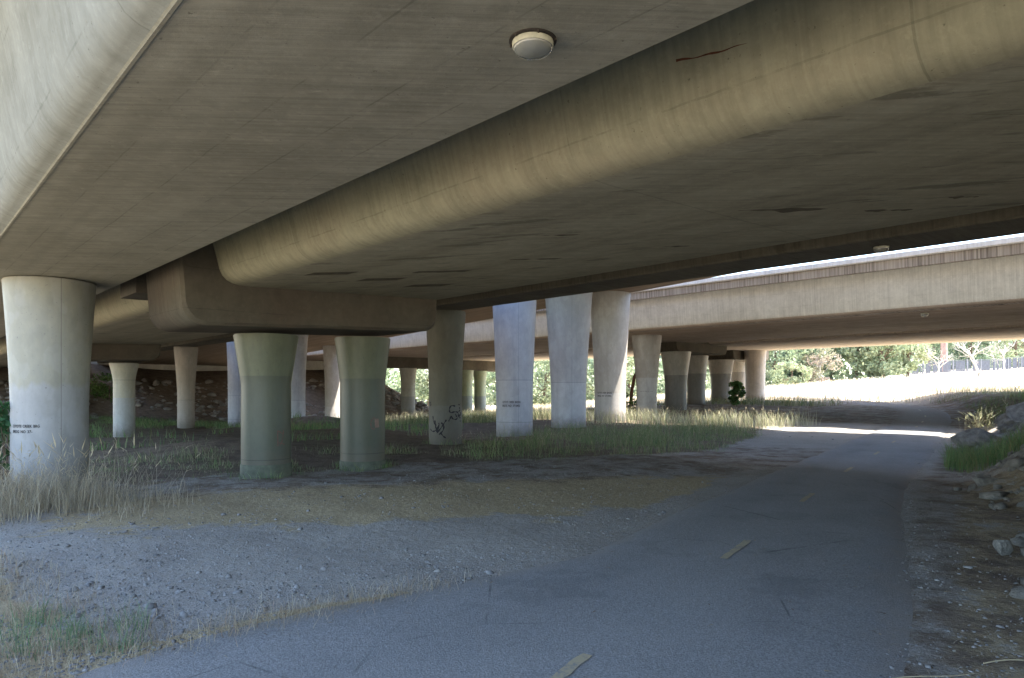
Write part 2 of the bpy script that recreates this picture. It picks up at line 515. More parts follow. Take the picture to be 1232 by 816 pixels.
M_GRASS = leafy('grass_blades', .35)
M_LEAF = leafy('tree_leaves', .48)
M_BARK = plain('bark_brown', (.16, .115, .085), .9, .1, .4, 12)
M_BARE = plain('bark_pale', (.42, .38, .34), .9, .1, .25, 8)
M_STONE = plain('broken_stone', (.235, .22, .195), .95, .1, .45, 6)
M_STONE_W = plain('pale_stone', (.31, .30, .27), .95, .1, .4, 9)
M_PEBBLE = plain('pebbles', (.20, .193, .185), .95, .1, .5, 9)
M_INK = plain('black_stencil_paint', (.025, .025, .03), .7, .2, .2, 30)
M_INKRED = plain('rust_red_spray', (.15, .075, .06), .7, .2, .3, 30)
M_PATCH = plain('pinkish_overpaint', (.22, .145, .115), .7, .2, .15, 12)
M_PLINTH = plain('paint_plinth_green', (.09, .10, .07), .7, .3, .35, 7)
M_RUST = plain('rust_stain', (.09, .035, .02), .9, .1, .5, 14)
M_DARK = plain('dark_metal', (.035, .028, .022), .7, .3, .3, 20)
M_HOUS = plain('lamp_housing_cream', (.45, .43, .33), .55, .4, .25, 25)
M_FENCE = plain('fence_grey', (.075, .08, .10), .7, .3, .2, 3)
k = NT('lamp_glass', .12, .6)
k.color(k.mix(k.rng(k.noise(k.coord(), 9, 4), .3, .7), (.30, .30, .27), (.42, .42, .38)))
k.b.inputs['Transmission Weight'].default_value = .45
k.b.inputs['Coat Weight'].default_value = .6
M_GLASS = k.m

# ------------------------------------------------------------------ ground sheet
def spaced(lo, hi, fine_lo, fine_hi, step, grow=1.09):
    mids = list(np.arange(fine_lo, fine_hi + 1e-6, step))
    up = []; v = fine_hi; d = step
    while v < hi: d *= grow; v += d; up.append(min(v, hi))
    dn = []; v = fine_lo; d = step
    while v > lo: d *= grow; v -= d; dn.append(max(v, lo))
    return np.array(dn[::-1] + mids + up)


gx = spaced(-900, 900, -13, 17, .13, 1.05)
gy = spaced(-300, 1300, 1.5, 22, .11, 1.035)
X, Y = np.meshgrid(gx, gy)
D = path_dist(X, Y)
Z = ground(X, Y, True, D)
nx, ny = len(gx), len(gy)
V = np.stack([X.ravel(), Y.ravel(), Z.ravel()], 1)
ii = (np.arange(ny - 1)[:, None] * nx + np.arange(nx - 1)[None, :]).ravel()
F = np.stack([ii, ii + 1, ii + nx + 1, ii + nx], 1)
g_me = bpy.data.meshes.new('ground')
g_me.vertices.add(len(V)); g_me.vertices.foreach_set('co', V.ravel())
g_me.loops.add(F.size); g_me.loops.foreach_set('vertex_index', F.ravel().astype(np.int32))
g_me.polygons.add(len(F)); g_me.polygons.foreach_set('loop_start', np.arange(0, F.size, 4, dtype=np.int32))
g_me.polygons.foreach_set('use_smooth', np.ones(len(F), bool))
g_me.update(calc_edges=True)
S_, T_ = ST(X.ravel(), Y.ravel())
xr, yr = X.ravel(), Y.ravel()
soil = np.maximum(sstep(T_ - .35 * (S_ - 4) * (S_ < 18), 14.5, 19) * (1 - sstep(S_, 34, 48)),
                  sstep(D, 1.0, 1.5) * sstep(yr, -1, 3) * (1 - sstep(yr, 40, 50)) * (.50 + .2 * sstep(D, 2.6, 4)))
NE_X = [-30, -9, -6.2, -5.2, -3.6, -2.2, 0, 2.5, 5.2, 6.2, 8.5, 10.2, 16]
NE_Y = [9, 11.6, 11.4, 12.6, 13.4, 14.2, 15.4, 16.2, 17.4, 19.2, 23.5, 27.6, 40]
beyond = yr - np.interp(xr, NE_X, NE_Y)
soil = np.maximum(soil, sstep(beyond, -.8, 1.6) * (1 - sstep(S_, 30, 40)) * (D < -1.5))
soil = np.maximum(soil, sstep(S_, 31, 35) * (1 - sstep(S_, 52, 55)) * .55)
mid = sstep(yr - .30 * (xr + 4), 8.6, 11.5) * (1 - sstep(S_, 17, 21)) * .5
soil = np.maximum(soil, mid * (D < -1))
soil = np.clip(soil, 0, 1) * (S_ > -4)
field = np.maximum(sstep(S_, 53, 56.5), np.maximum(1 - sstep(S_, -9, -4), sstep(np.hypot(xr, yr), 95, 120)))
strw = np.exp(-(((yr - 10.4 - .22 * xr) / 2.1) ** 2)) * sstep(xr, -7.5, -4) * (1 - sstep(D, -2.2, -1.2)) * .95
strw = np.maximum(strw, np.exp(-((D + half_width(yr) + .3) / .3) ** 2) * (1 - sstep(yr, 5.0, 5.9)) * .9)
strw = np.maximum(strw, (1 - sstep(yr + .9 * (xr + 3.2), 4.2, 5.4)) * (D < -1.5))
strw = np.maximum(strw, sstep(D, 1.4, 2.0) * (1 - sstep(yr, 10, 16)) * .62)
za = g_me.color_attributes.new('zone', 'FLOAT_COLOR', 'POINT')
za.data.foreach_set('color', np.stack([soil, field, strw, np.ones_like(soil)], 1).ravel().astype(np.float32))
g_me.materials.append(M_GROUND)
tag(put(bpy.data.objects.new('ground', g_me)), kind='structure')

# ------------------------------------------------------------------ paved path
M_ = 11
V = []; F = []; EDGE = []; FAR_BROWN = []; LANE = []
dd = np.gradient(CL, axis=0); dd /= np.linalg.norm(dd, axis=1)[:, None]
# finer resampling so the edge can be ragged
seg = np.cumsum(np.r_[0, np.linalg.norm(np.diff(CL, axis=0), axis=1)])
q = np.arange(0, seg[-1], .16)
cx = np.interp(q, seg, CL[:, 0]); cy = np.interp(q, seg, CL[:, 1])
tx = np.gradient(cx); ty = np.gradient(cy); nn = np.hypot(tx, ty); tx /= nn; ty /= nn
for i in range(len(q)):
    hwL = float(half_width(cy[i])) + (fbm(q[i] * .9, 1.7, 31) - .5) * .22 + (fbm(q[i] * 4.2, 3.3, 32) - .5) * .09
    hwR = float(half_right(cy[i])) + (fbm(q[i] * .9, 8.7, 33) - .5) * .16 + (fbm(q[i] * 5.2, 5.3, 34) - .5) * .10
    for j in range(M_):
        a = -1 + 2 * j / (M_ - 1)
        w = a * (hwR if a > 0 else hwL)
        V.append((cx[i] + ty[i] * w, cy[i] - tx[i] * w, a)); EDGE.append(abs(a) ** 3); FAR_BROWN.append(float(sstep(cy[i], 27.5, 32))); LANE.append(a)
V = np.array(V)
zz = ground(V[:, 0], V[:, 1], False)
a = V[:, 2]
V[:, 2] = zz + .022 + .02 * (1 - a * a) - .05 * (np.abs(a) > .99)
for i in range(len(q) - 1):
    for j in range(M_ - 1):
        b = i * M_ + j
        F.append((b, b + 1, b + M_ + 1, b + M_))
path = mesh('path', V, F, M_ASPHALT, None, True)
ea = path.data.attributes.new('edge', 'FLOAT', 'POINT'); ea.data.foreach_set('value', np.array(EDGE, np.float32))
for nm_, arr in (('far_brown', FAR_BROWN), ('lane', LANE)):
    at_ = path.data.attributes.new(nm_, 'FLOAT', 'POINT'); at_.data.foreach_set('value', np.array(arr, np.float32))
tag(path, kind='structure')


def on_path(qv, w):
    i = np.interp(qv, q, np.arange(len(q)))
    x = np.interp(qv, q, cx); y = np.interp(qv, q, cy)
    ax = np.interp(qv, q, tx); ay = np.interp(qv, q, ty)
    h = half_width(y)
    px, py = x + ay * w, y - ax * w
    return px, py, gz(px, py) + .022 + .02 * (1 - (w / h) ** 2)


dash_centres = [(.26, 3.74), (2.17, 6.76), (4.33, 10.0), (6.6, 13.4), (8.97, 16.8), (11.4, 20.4), (14.4, 24.8), (17.0, 28.6), (19.4, 32.4), (21.9, 36.1), (24.2, 40.6)]
for (x, y) in dash_centres:
    q0 = q[np.argmin((cx - x) ** 2 + (cy - y) ** 2)]
    ns = 12; V = []; F = []
    for kx in range(ns + 1):
        qq = q0 - .46 + .92 * kx / ns
        wl = .036 + .016 * (random.random() - .5); wr = .036 + .016 * (random.random() - .5)
        for w in (-wl, wr):
            px, py, pz = on_path(qq, w); V.append((px, py, pz + .005))
    for kx in range(ns): F.append((2 * kx, 2 * kx + 1, 2 * kx + 3, 2 * kx + 2))
    mesh('centre_dash', V, F, M_PAINT, path)

# ------------------------------------------------------------------ bridges
T0, T1 = -16, 75.2  # decks cut short behind the camera so more skylight reaches the foreground


def up(prof): return [(s, z + EYE) for s, z in prof]


def deck(name, label, prof, mat, zf=None, t1=T1, t0=T0, nseg=20):
    o = prism(name, up(prof), t0, t1, mat, None, nseg, zf)
    o.rotation_euler = (0, 0, BR)
    tag(o, label, 'bridge', None)
    return o


def face_mats(o, mat, test):
    """a second material on the faces of one girder picked by the test"""
    o.data.materials.append(mat)
    for p in o.data.polygons:
        if test(p.center, p.normal): p.material_index = len(o.data.materials) - 1


# nearest bridge, right over the camera
d1 = deck('concrete_bridge', 'nearest bridge overhead, its flat soffit carrying the big cream dome lamp',
          [(2.88, 1.75), (.985, 1.75), (.98, 1.743), (.962, 1.743), (.95, 1.752), (.90, 1.765), (.84, 1.80), (.79, 1.87), (.755, 1.97), (.72, 2.15), (.66, 2.45), (.58, 2.85),
           (.50, 3.1), (.3, 3.2), (-.7, 3.34), (-.7, 4.4), (-.45, 4.4), (-.4, 3.6), (3.16, 3.6), (3.16, 3.3), (2.95, 3.2), (2.9, 1.9)], M_DECK1)
face_mats(d1, M_DECK1L, lambda c, n: c.x < .952)

# second bridge with the rounded web
d2 = deck('concrete_bridge', 'concrete bridge with rounded warm web and water stained soffit above the green columns',
          [(8.3, 1.82), (4.44, 1.70), (4.27, 1.703), (4.16, 1.722), (4.07, 1.765), (4.0, 1.835), (3.955, 1.93), (3.925, 2.05), (3.84, 2.38), (3.75, 2.8), (3.70, 3.0), (3.6, 3.2),
           (3.17, 3.58), (3.17, 3.66), (9.6, 3.8), (9.84, 3.8), (9.84, 3.3), (8.9, 3.05), (8.55, 2.8), (8.36, 1.86)], M_DECK2)
face_mats(d2, M_WEB2, lambda c, n: c.x < 4.4 and n.x < -.12)
# rust run on the web, narrow scars and repair patches, all slightly proud of the concrete


def along(prof_pts, t, off=.003):
    return prof_pts


def web_patch(name, parent, mat, pts):
    return mesh(name, pts, [tuple(range(len(pts)))], mat, parent)


def webs(z):   # s of the second bridge's web at height z (rel)
    return float(np.interp(z, [1.93, 2.05, 2.38, 2.8], [3.955, 3.925, 3.84, 3.75]))


V = []; F = []
nr = 22
for i in range(nr + 1):
    a = i / nr
    t = 2.62 - a * .51          # along the web
    z = 2.19 - .06 * a - .012 * math.sin(a * 3.0) + .003 * math.sin(a * 17)
    h = (.0045 + .0025 * math.sin(a * 13 + 1) * (1 - a) + .002 * random.random()) * (1 - a ** 4)
    for zz_ in (z - h, z + h):
        V.append((webs(zz_) - .003, t, zz_ + EYE))
for i in range(nr): F.append((2 * i, 2 * i + 2, 2 * i + 3, 2 * i + 1))
mesh('rust_stain', V, F, M_RUST, d2)
M_REPAIR = plain('repair_mortar', (.10, .085, .06), .9, .15, .3, 9)


def soff2(s): return 1.70 + (s - 4.44) * .12 / 3.86
for (s0, t0_, hx, ht) in ((4.86, 9.28, .33, .17), (5.8, 9.4, .33, .18), (6.84, 9.6, .34, .2), (6.1, 8.2, .4, .1)):
    P4 = [(s0 - CB * hx, t0_ + SB * hx - ht), (s0 + CB * hx, t0_ - SB * hx - ht), (s0 + CB * hx, t0_ - SB * hx + ht), (s0 - CB * hx, t0_ + SB * hx + ht)]
    mesh('repair_patch', [(s, t, soff2(s) + EYE - .003) for s, t in P4], [(0, 3, 2, 1)], M_REPAIR, d2)
for (s0, t0_, L, wd, ang) in ((6.54, 3.1, 1.05, .11, -.72), (7.39, 2.49, .5, .08, -.74), (7.4, 1.85, .3, .06, -.74), (6.5, 6.6, .75, .08, -.74), (5.6, 5.3, .6, .05, -.74), (7.3, 4.9, .5, .05, -.74)):
    top = []; bot = []
    ph = random.random() * 6
    for i in range(25):
        a = i / 24
        wv = wd * (math.sin(math.pi * a) ** .6) * (.65 + .45 * math.sin(a * 9 + ph) + .25 * math.sin(a * 23 + ph))
        ex, ey = s0 + math.cos(ang) * L * (a - .5), t0_ + math.sin(ang) * L * (a - .5)
        top.append((ex - math.sin(ang) * wv, ey + math.cos(ang) * wv)); bot.append((ex + math.sin(ang) * .5 * wv, ey - math.cos(ang) * .5 * wv))
    P_ = top + bot[::-1]
    V = [(s, t, soff2(s) + EYE - .003) for s, t in P_]
    n_ = len(top)
    F = [(i, i + 1, len(P_) - 2 - i, len(P_) - 1 - i) for i in range(n_ - 1)]
    mesh('water_stain', V, F, M_REPAIR, d2)
# hanging block beside the cap
mb = MB(); mb.box(3.28, 3.9, 13.5, 14.6, 1.72 + EYE, 2.55 + EYE)
mb.build('shear_block', M_CAP, d2)

# slim dark beam bridge
d3 = deck('concrete_bridge', 'slim dark bridge beyond the stained soffit, small dome lamp under its edge',
          [(12.13, 2.25), (11.0, 2.25), (10.97, 2.28), (10.9, 3.1), (10.3, 3.45), (9.85, 3.78), (9.85, 3.92), (13.9, 3.95), (13.9, 3.35), (12.3, 3.15), (12.16, 2.28)], M_BEAM)  # unseen right overhang widened to keep sun out of the gap


# ramp that comes down towards the abutment
def rampz(t): return -.0454 * (t - 21.75)
d4 = deck('concrete_ramp', 'high sloping concrete ramp above the tall bluish columns in front of the pale bridge',
          [(28.0, 4.9), (15.0, 4.9), (14.9, 4.95), (14.8, 6.2), (14.3, 6.4), (14.3, 7.6), (14.55, 7.6), (14.6, 6.75), (28.85, 6.75), (28.85, 7.5), (29.1, 7.5), (29.1, 6.4), (28.3, 6.25), (28.1, 4.95)], M_RAMP, rampz)  # unseen right overhang shaped to set the sun strip on the ground

# pale third bridge (the one in full view)
d5 = deck('concrete_bridge', 'long pale pinkish concrete bridge crossing the right background, streaked along its parapet',
          [(43.4, 3.32), (31.75, 3.3), (31.58, 3.31), (31.48, 3.34), (31.41, 3.40), (31.37, 3.5), (31.2, 5.0), (31.25, 5.35), (31.25, 5.5), (44.1, 5.5), (44.1, 5.1), (43.8, 4.95)], M_SOFF3, t1=110)
face_mats(d5, M_FASCIA, lambda c, n: n.x < -.75 and c.x < 31.4)
o = prism('edge_beam', up([(31.19, 5.012), (31.0, 5.012), (30.98, 5.40), (31.19, 5.40)]), T0, 110, M_STREAK, d5, 20)
o = prism('parapet', up([(31.19, 5.405), (30.93, 5.405), (30.90, 5.45), (30.92, 5.65), (31.17, 5.67)]), T0, 110, M_PARAPET, d5, 20)
# run-off stained strip along the soffit edge
V = [(31.80, T0, 3.297 + EYE), (32.35, T0, 3.297 + EYE), (32.35, 110, 3.297 + EYE), (31.80, 110, 3.297 + EYE)]
mesh('drip_stain', V, [(0, 3, 2, 1)], M_STREAK, d5)

d6 = deck('concrete_bridge', 'farthest concrete bridge whose warm lit soffit frames the sunny field',
          [(56.0, 3.3), (45.3, 3.3), (45.2, 3.35), (44.9, 5.0), (44.12, 5.42), (44.12, 5.52), (57.4, 5.5), (57.4, 6.2), (57.65, 6.2), (57.65, 5.1), (56.6, 4.9), (56.2, 3.4)], M_SOFF4, t1=110)

# bent caps ---------------------------------------------------------------


def bent_cap(label, s0, s1, t0_, t1_, zb0, zb1, ztop, mat=M_CAP, r=.34):
    """cross beam; its ends are rounded underneath like the photo's"""
    def zb(s): return zb0 + (zb1 - zb0) * (s - s0) / (s1 - s0)
    prof = []
    for a in np.linspace(0, 90, 9):
        a = math.radians(a)
        prof.append((s0 + r - r * math.cos(a) + .05 * math.cos(a) * 0, zb(s0) + r - r * math.sin(a)))
    for a in np.linspace(90, 0, 9):
        a = math.radians(a)
        prof.append((s1 - r + r * math.cos(a), zb(s1) + r - r * math.sin(a)))
    prof += [(s1 + .03, ztop), (s0 - .08, ztop)]
    prof = up(prof)
    n = len(prof); V = []; F = []
    # softened long edges: outline slightly inset at both faces
    cs = sum(p[0] for p in prof) / n; cz = sum(p[1] for p in prof) / n
    rings = [(t0_, .05), (t0_ + .05, 0), (t1_ - .05, 0), (t1_, .05)]
    for t, ins in rings:
        for s, z_ in prof:
            V.append((s + (cs - s) / abs(cs - s + 1e-9) * ins * (abs(cs - s) > .1), t, z_ + (ins if z_ < cz else 0)))
    for i in range(3):
        for k_ in range(n):
            k2 = (k_ + 1) % n
            F.append((i * n + k_, i * n + k2, (i + 1) * n + k2, (i + 1) * n + k_))
    F.append(tuple(range(n))[::-1]); F.append(tuple(3 * n + k_ for k_ in range(n)))
    o = mesh('bent_cap', V, F, mat)
    import bmesh
    bm = bmesh.new(); bm.from_mesh(o.data); bmesh.ops.recalc_face_normals(bm, faces=bm.faces); bm.to_mesh(o.data); bm.free()
    smooth_by_angle(o, 30)
    o.rotation_euler = (0, 0, BR)
    return tag(o, label, 'bridge cap')


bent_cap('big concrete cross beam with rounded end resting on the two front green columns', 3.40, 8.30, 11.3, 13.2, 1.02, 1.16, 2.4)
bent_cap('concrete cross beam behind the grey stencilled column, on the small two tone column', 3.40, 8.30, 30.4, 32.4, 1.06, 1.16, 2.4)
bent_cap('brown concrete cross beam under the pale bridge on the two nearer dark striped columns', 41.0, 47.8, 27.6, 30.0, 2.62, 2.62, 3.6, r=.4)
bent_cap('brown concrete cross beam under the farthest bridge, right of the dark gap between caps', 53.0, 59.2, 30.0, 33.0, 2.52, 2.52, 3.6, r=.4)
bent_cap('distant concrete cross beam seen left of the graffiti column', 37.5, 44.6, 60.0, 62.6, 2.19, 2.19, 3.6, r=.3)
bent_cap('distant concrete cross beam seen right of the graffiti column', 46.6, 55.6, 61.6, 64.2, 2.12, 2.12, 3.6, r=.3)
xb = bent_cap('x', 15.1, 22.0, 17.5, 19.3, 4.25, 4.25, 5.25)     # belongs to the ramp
xb.parent = d4; xb.rotation_euler = (0, 0, 0)
for key in ('label', 'category'): del xb[key]

# columns -----------------------------------------------------------------


def wrap(pts, R, off=.004):
    """flat (x, z) drawing -> the column's round face; x is arc length from the side facing the path"""
    return [((R + off) * math.sin(x / R), -(R + off) * math.cos(x / R), z) for x, z in pts]


def stencil(parent, R, lines, x0, z0, size, lead):
    V = []; F = []
    for i, (txt, width) in enumerate(lines):
        cu = bpy.data.curves.new('t', 'FONT'); cu.body = txt; cu.size = size; cu.offset = size * .026; cu.space_word = 1.5; cu.space_character = 1.08
        cu.resolution_u = 3
        ob = bpy.data.objects.new('t', cu); COL.objects.link(ob)
        bpy.context.view_layer.update()
        me = ob.evaluated_get(bpy.context.evaluated_depsgraph_get()).to_mesh()
        vs = [(v.co.x, v.co.y) for v in me.vertices]
        if vs:
            mx = max(p[0] for p in vs) or 1
            b = len(V)
            V += wrap([(x0 + p[0] * width / mx, z0 - i * lead + p[1]) for p in vs], R)
            F += [tuple(b + j for j in p.vertices) for p in me.polygons]
        ob.to_mesh_clear()
        bpy.data.objects.remove(ob)
    mesh('stencil_lettering', V, F, M_INK, parent)


def stroke_mesh(name, parent, R, strokes, w, mat):
    V = []; F = []
    for st in strokes:
        P = catmull([st[0]] + list(st) + [st[-1]], 8) if len(st) > 2 else np.array(st, float)
        d = np.gradient(P, axis=0); d /= (np.linalg.norm(d, axis=1)[:, None] + 1e-9)
        b = len(V); n = len(P)
        fl = []
        for i in range(n):
            ww = w * (.75 + .35 * math.sin(i * .7))
            fl += [(P[i, 0] - d[i, 1] * ww, P[i, 1] + d[i, 0] * ww), (P[i, 0] + d[i, 1] * ww, P[i, 1] - d[i, 0] * ww)]
        V += wrap(fl, R, .005)
        F += [(b + 2 * i, b + 2 * i + 1, b + 2 * i + 3, b + 2 * i + 2) for i in range(n - 1)]
    return mesh(name, V, F, mat, parent)


def col_fit(px, Y, R):
    """radius and axis distance of a shaft whose front stands at distance Y and looks 2R wide"""
    r_ = (px - 616) / 821
    return R * (Y + R) / Y / math.sqrt(1 + r_ * r_), Y + R


def column(label, px, Y, R, ztop, mat, flare=1.25, zfl=1.9, base=None, plinth=None, group=None, p=1.7):
    """px: where its axis stands (photo pixel column) at distance Y"""
    R, Y = col_fit(px, Y, R)
    x = (px - 616) / 821 * Y
    rot = math.atan2(-x, Y)
    zb = gz(x, Y) if base is None else base
    H_ = ztop + EYE - zb
    zf = max(.2, zfl - zb)
    prof = [(R, -.35)]
    prof += [(R, zz) for zz in np.linspace(0, zf, 6)]
    for a in np.linspace(0, 1, 13)[1:]:
        prof.append((R * (1 + (flare - 1) * a ** p), zf + (H_ - .02 - zf) * a))
    prof.append((R * flare - .012, H_ - .02)); prof.append((R * flare - .012, H_ + .0))
    mb = MB(); mb.lathe(prof, 72)
    o = mb.build('support_column', mat, None, 30)
    o.location = (x, Y, zb); o.rotation_euler = (0, 0, rot)
    tag(o, label, 'column', group)
    if plinth:
        mb = MB(); mb.lathe([(R * 1.035, -.35), (R * 1.035, plinth - .015), (R * 1.022, plinth), (R * .99, plinth)], 72)
        mb.build('plinth', M_PLINTH, o, 30)
    return o


G = 'columns carrying the bridges'
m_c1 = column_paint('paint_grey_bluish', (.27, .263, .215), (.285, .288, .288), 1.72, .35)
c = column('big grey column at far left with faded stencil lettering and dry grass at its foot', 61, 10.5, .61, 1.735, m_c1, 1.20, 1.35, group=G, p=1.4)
zb = c.location.z
R1 = col_fit(61, 10.5, .61)[0]
stencil(c, R1, [('COYOTE CREEK BRG', .46), ('BRDG NO 37-', .36)], -.60, 1.03 - zb, .062, .085)

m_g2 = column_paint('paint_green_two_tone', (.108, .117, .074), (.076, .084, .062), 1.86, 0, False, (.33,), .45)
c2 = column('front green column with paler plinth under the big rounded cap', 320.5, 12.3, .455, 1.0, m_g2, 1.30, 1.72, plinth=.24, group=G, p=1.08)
R2 = col_fit(320.5, 12.3, .455)[0]
stroke_mesh('graffiti', c2, R2, [[(.20, .86), (.205, .58)], [(.20, .86), (.30, .80), (.31, .79)], [(.32, .86), (.30, .70), (.255, .60), (.24, .585)], [(.22, .64), (.35, .60)]], .009, M_INKRED)
c3 = column('green column with a faint pink overpainted mark, second under the big rounded cap', 436.5, 13.84, .455, 1.06, m_g2, 1.25, 1.74, plinth=.17, group=G, p=1.08)
R3 = col_fit(436.5, 13.84, .455)[0]
stroke_mesh('overpaint', c3, R3, [[(.27, 1.04), (.285, .86)], [(.32, 1.04), (.335, .86)]], .03, M_PATCH)
stroke_mesh('graffiti', c3, R3, [[(.25, 1.06), (.20, 1.04), (.165, .97), (.17, .88), (.21, .83), (.25, .84)]], .010, M_INKRED)

m_d = column_paint('paint_grey_drab', (.128, .122, .093), (.145, .14, .122), 1.1, .1, False, (), .7)
cd = column('drab column with black spray paint scrawl low on its shaft', 536, 19.5, .475, 2.25, m_d, 1.22, 1.5, group=G, p=1.5)


RD, YD = col_fit(536, 19.5, .475)


def gpt(pts):   # pixels of the zoomed crop (x 500..570, y 470..540 at 11.657) -> arc length, height
    out = []
    for a_, b_ in pts:
        px = 500 + a_ / 11.657; py = 470 + b_ / 11.657
        xx = (px - 536) * 19.5 / 821
        xx = max(-.46, min(.46, xx))
        out.append((RD * math.asin(xx / RD), (468 - py) / 821 * 19.5 + EYE - cd.location.z))
    return out


stroke_mesh('graffiti', cd, RD, [gpt(s_) for s_ in (
    [(555, 220), (500, 215), (472, 265), (490, 310), (545, 300), (590, 310), (600, 360), (570, 405), (520, 395), (505, 355)],
    [(600, 195), (618, 205)], [(612, 235), (622, 275), (600, 300)], [(625, 310), (632, 345), (590, 350)], [(600, 340), (625, 395)], [(622, 425), (628, 440)],
    [(560, 330), (575, 375)], [(500, 360), (470, 420), (460, 430)],
    [(200, 160), (215, 190), (210, 225)],
    [(245, 360), (255, 430), (285, 500), (300, 580), (330, 480), (325, 455)], [(210, 545), (240, 575), (285, 560), (320, 500)],
    [(360, 450), (395, 490), (385, 560), (330, 620)], [(430, 410), (400, 460), (360, 520), (300, 600)], [(350, 590), (390, 640), (425, 665)], [(270, 420), (285, 470), (280, 530)])], .021, M_INK)

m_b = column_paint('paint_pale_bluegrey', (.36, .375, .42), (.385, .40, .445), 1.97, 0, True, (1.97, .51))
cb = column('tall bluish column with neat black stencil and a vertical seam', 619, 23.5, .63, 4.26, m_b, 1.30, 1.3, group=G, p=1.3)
stencil(cb, col_fit(619, 23.5, .63)[0], [('COYOTE CREEK BRIDGE', .66), ('BRDG NO 37-0402', .64)], -.45, 1.14 - cb.location.z, .10, .125)
m_c = column_paint('paint_pale_grey', (.37, .37, .385), (.42, .43, .455), 1.9, 0, True, (1.9,))
column('tall pale column without lettering, standing between the stencilled bluish one and the sunlit one', 684, 28.5, .73, 4.26, m_c, 1.38, 1.4, group=G, p=1.25)
m_a = column_paint('paint_pale_warm', (.42, .39, .35), (.47, .45, .43), 1.42, 0, False, ())
ca = column('tall column with one side in bright sunlight and stencil lettering', 734, 34.3, .79, 4.9 + rampz(21.9), m_a, 1.30, 1.7, group=G, p=1.3)
stencil(ca, col_fit(734, 34.3, .79)[0], [('COYOTE CREEK BRIDGE', .80), ('BRDG NO 37-0402', .78)], -.72, 1.39 - ca.location.z, .115, .15)

m_e = column_paint('paint_grey_brown', (.40, .37, .33), (.47, .46, .45), 2.32, 0, False)
ce = column('flared tan and grey column with stencil lettering, leftmost under the pale bridge', 778, 41.7, .62, 3.3, m_e, 1.48, 1.4, group=G, p=1.2)
stencil(ce, col_fit(778, 41.7, .62)[0], [('COYOTE CREEK BRIDGE', .86), ('BRDG NO 37-0403', .84)], -.44, 1.62 - ce.location.z, .115, .15)
m_n = column_paint('paint_brown_two_tone', (.35, .32, .27), (.165, .155, .14), 2.45, 0, False, (), .5)
column('thick brown two tone column nearest the pale bridge edge, dark below and tan above', 813, 47.7, .77, 2.62, m_n, 1.4, 1.9, group=G, p=1.3)
column('second thick two tone column under the first brown cap, partly behind the nearer one', 837.5, 53.5, .72, 2.62, m_n, 1.35, 1.9, group=G, p=1.3)
column('wide flared two tone column just left of the green shrub under the farthest bridge', 867, 58.6, .84, 2.52, m_n, 1.38, 2.0, group=G, p=1.3)
column('slim lighter two tone column between the green shrub and the bright end pier', 889, 63.5, .80, 2.52, m_n, 1.2, 2.0, group=G, p=1.3)
m_r = column_paint('paint_sunlit_tan', (.52, .46, .40), (.54, .49, .44), 1.0, .1, False)
column('broad bright tan pier at the right end of the columns beside the field', 908.5, 58.0, .85, 3.3, m_r, 1.12, 2.4, group=G, p=1.4)

m_f = column_paint('paint_cream_grey', (.36, .35, .28), (.33, .345, .345), 1.62, 0, False, (2.35,), .5)
column('small cream and grey column under the cross beam behind the big left column', 149.6, 27.7, .455, 1.05, m_f, 1.36, 1.9, group=G, p=1.4)
m_gg = column_paint('paint_dull_brown', (.33, .29, .245), (.31, .28, .25), 1.5, 0, True, (1.5,))
column('slim brownish column in the dim left background, black stained at its top', 224, 36.4, .475, 2.25, m_gg, 1.4, 1.5, group=G, p=1.2)
column('pale bluish column peeking out left of the front green column', 284, 42.0, .50, 3.95, m_b, 1.25, 1.5, group=G)
column('grey column seen in the gap just right of the front green column', 357, 47.2, .62, 3.82, m_c, 1.3, 1.5, group=G)
column('column with sunlit base in the gap left of the second green column', 400, 55.9, .62, 3.56, m_a, 1.3, 1.5, group=G)
m_k = column_paint('paint_cream_three_tone', (.42, .40, .33), (.28, .28, .26), 1.8, 0, False, (2.6,), .5)
column('distant cream and grey column left of the graffiti column', 491, 72, .76, 2.19, m_k, 1.25, 2.2, group=G)
m_l = column_paint('paint_green_grey', (.36, .40, .25), (.25, .28, .25), 1.9, 0, False, (), .5)
column('distant greenish column close beside the graffiti column', 561, 77, .70, 2.12, m_l, 1.2, 2.2, group=G)
column('distant greenish column nearest the left edge of the stencilled bluish one', 577.6, 80, .70, 2.12, m_l, 1.2, 2.2, group=G)

# abutment wall -----------------------------------------------------------
mb = MB(); mb.box(-12, 47, 75.25, 76.4, -1, 8)
ab = mb.build('abutment_wall', M_WALL); ab.rotation_euler = (0, 0, BR)
tag(ab, 'pale concrete abutment wall above the rocky slope in the left background', 'wall')

# lamps -------------------------------------------------------------------


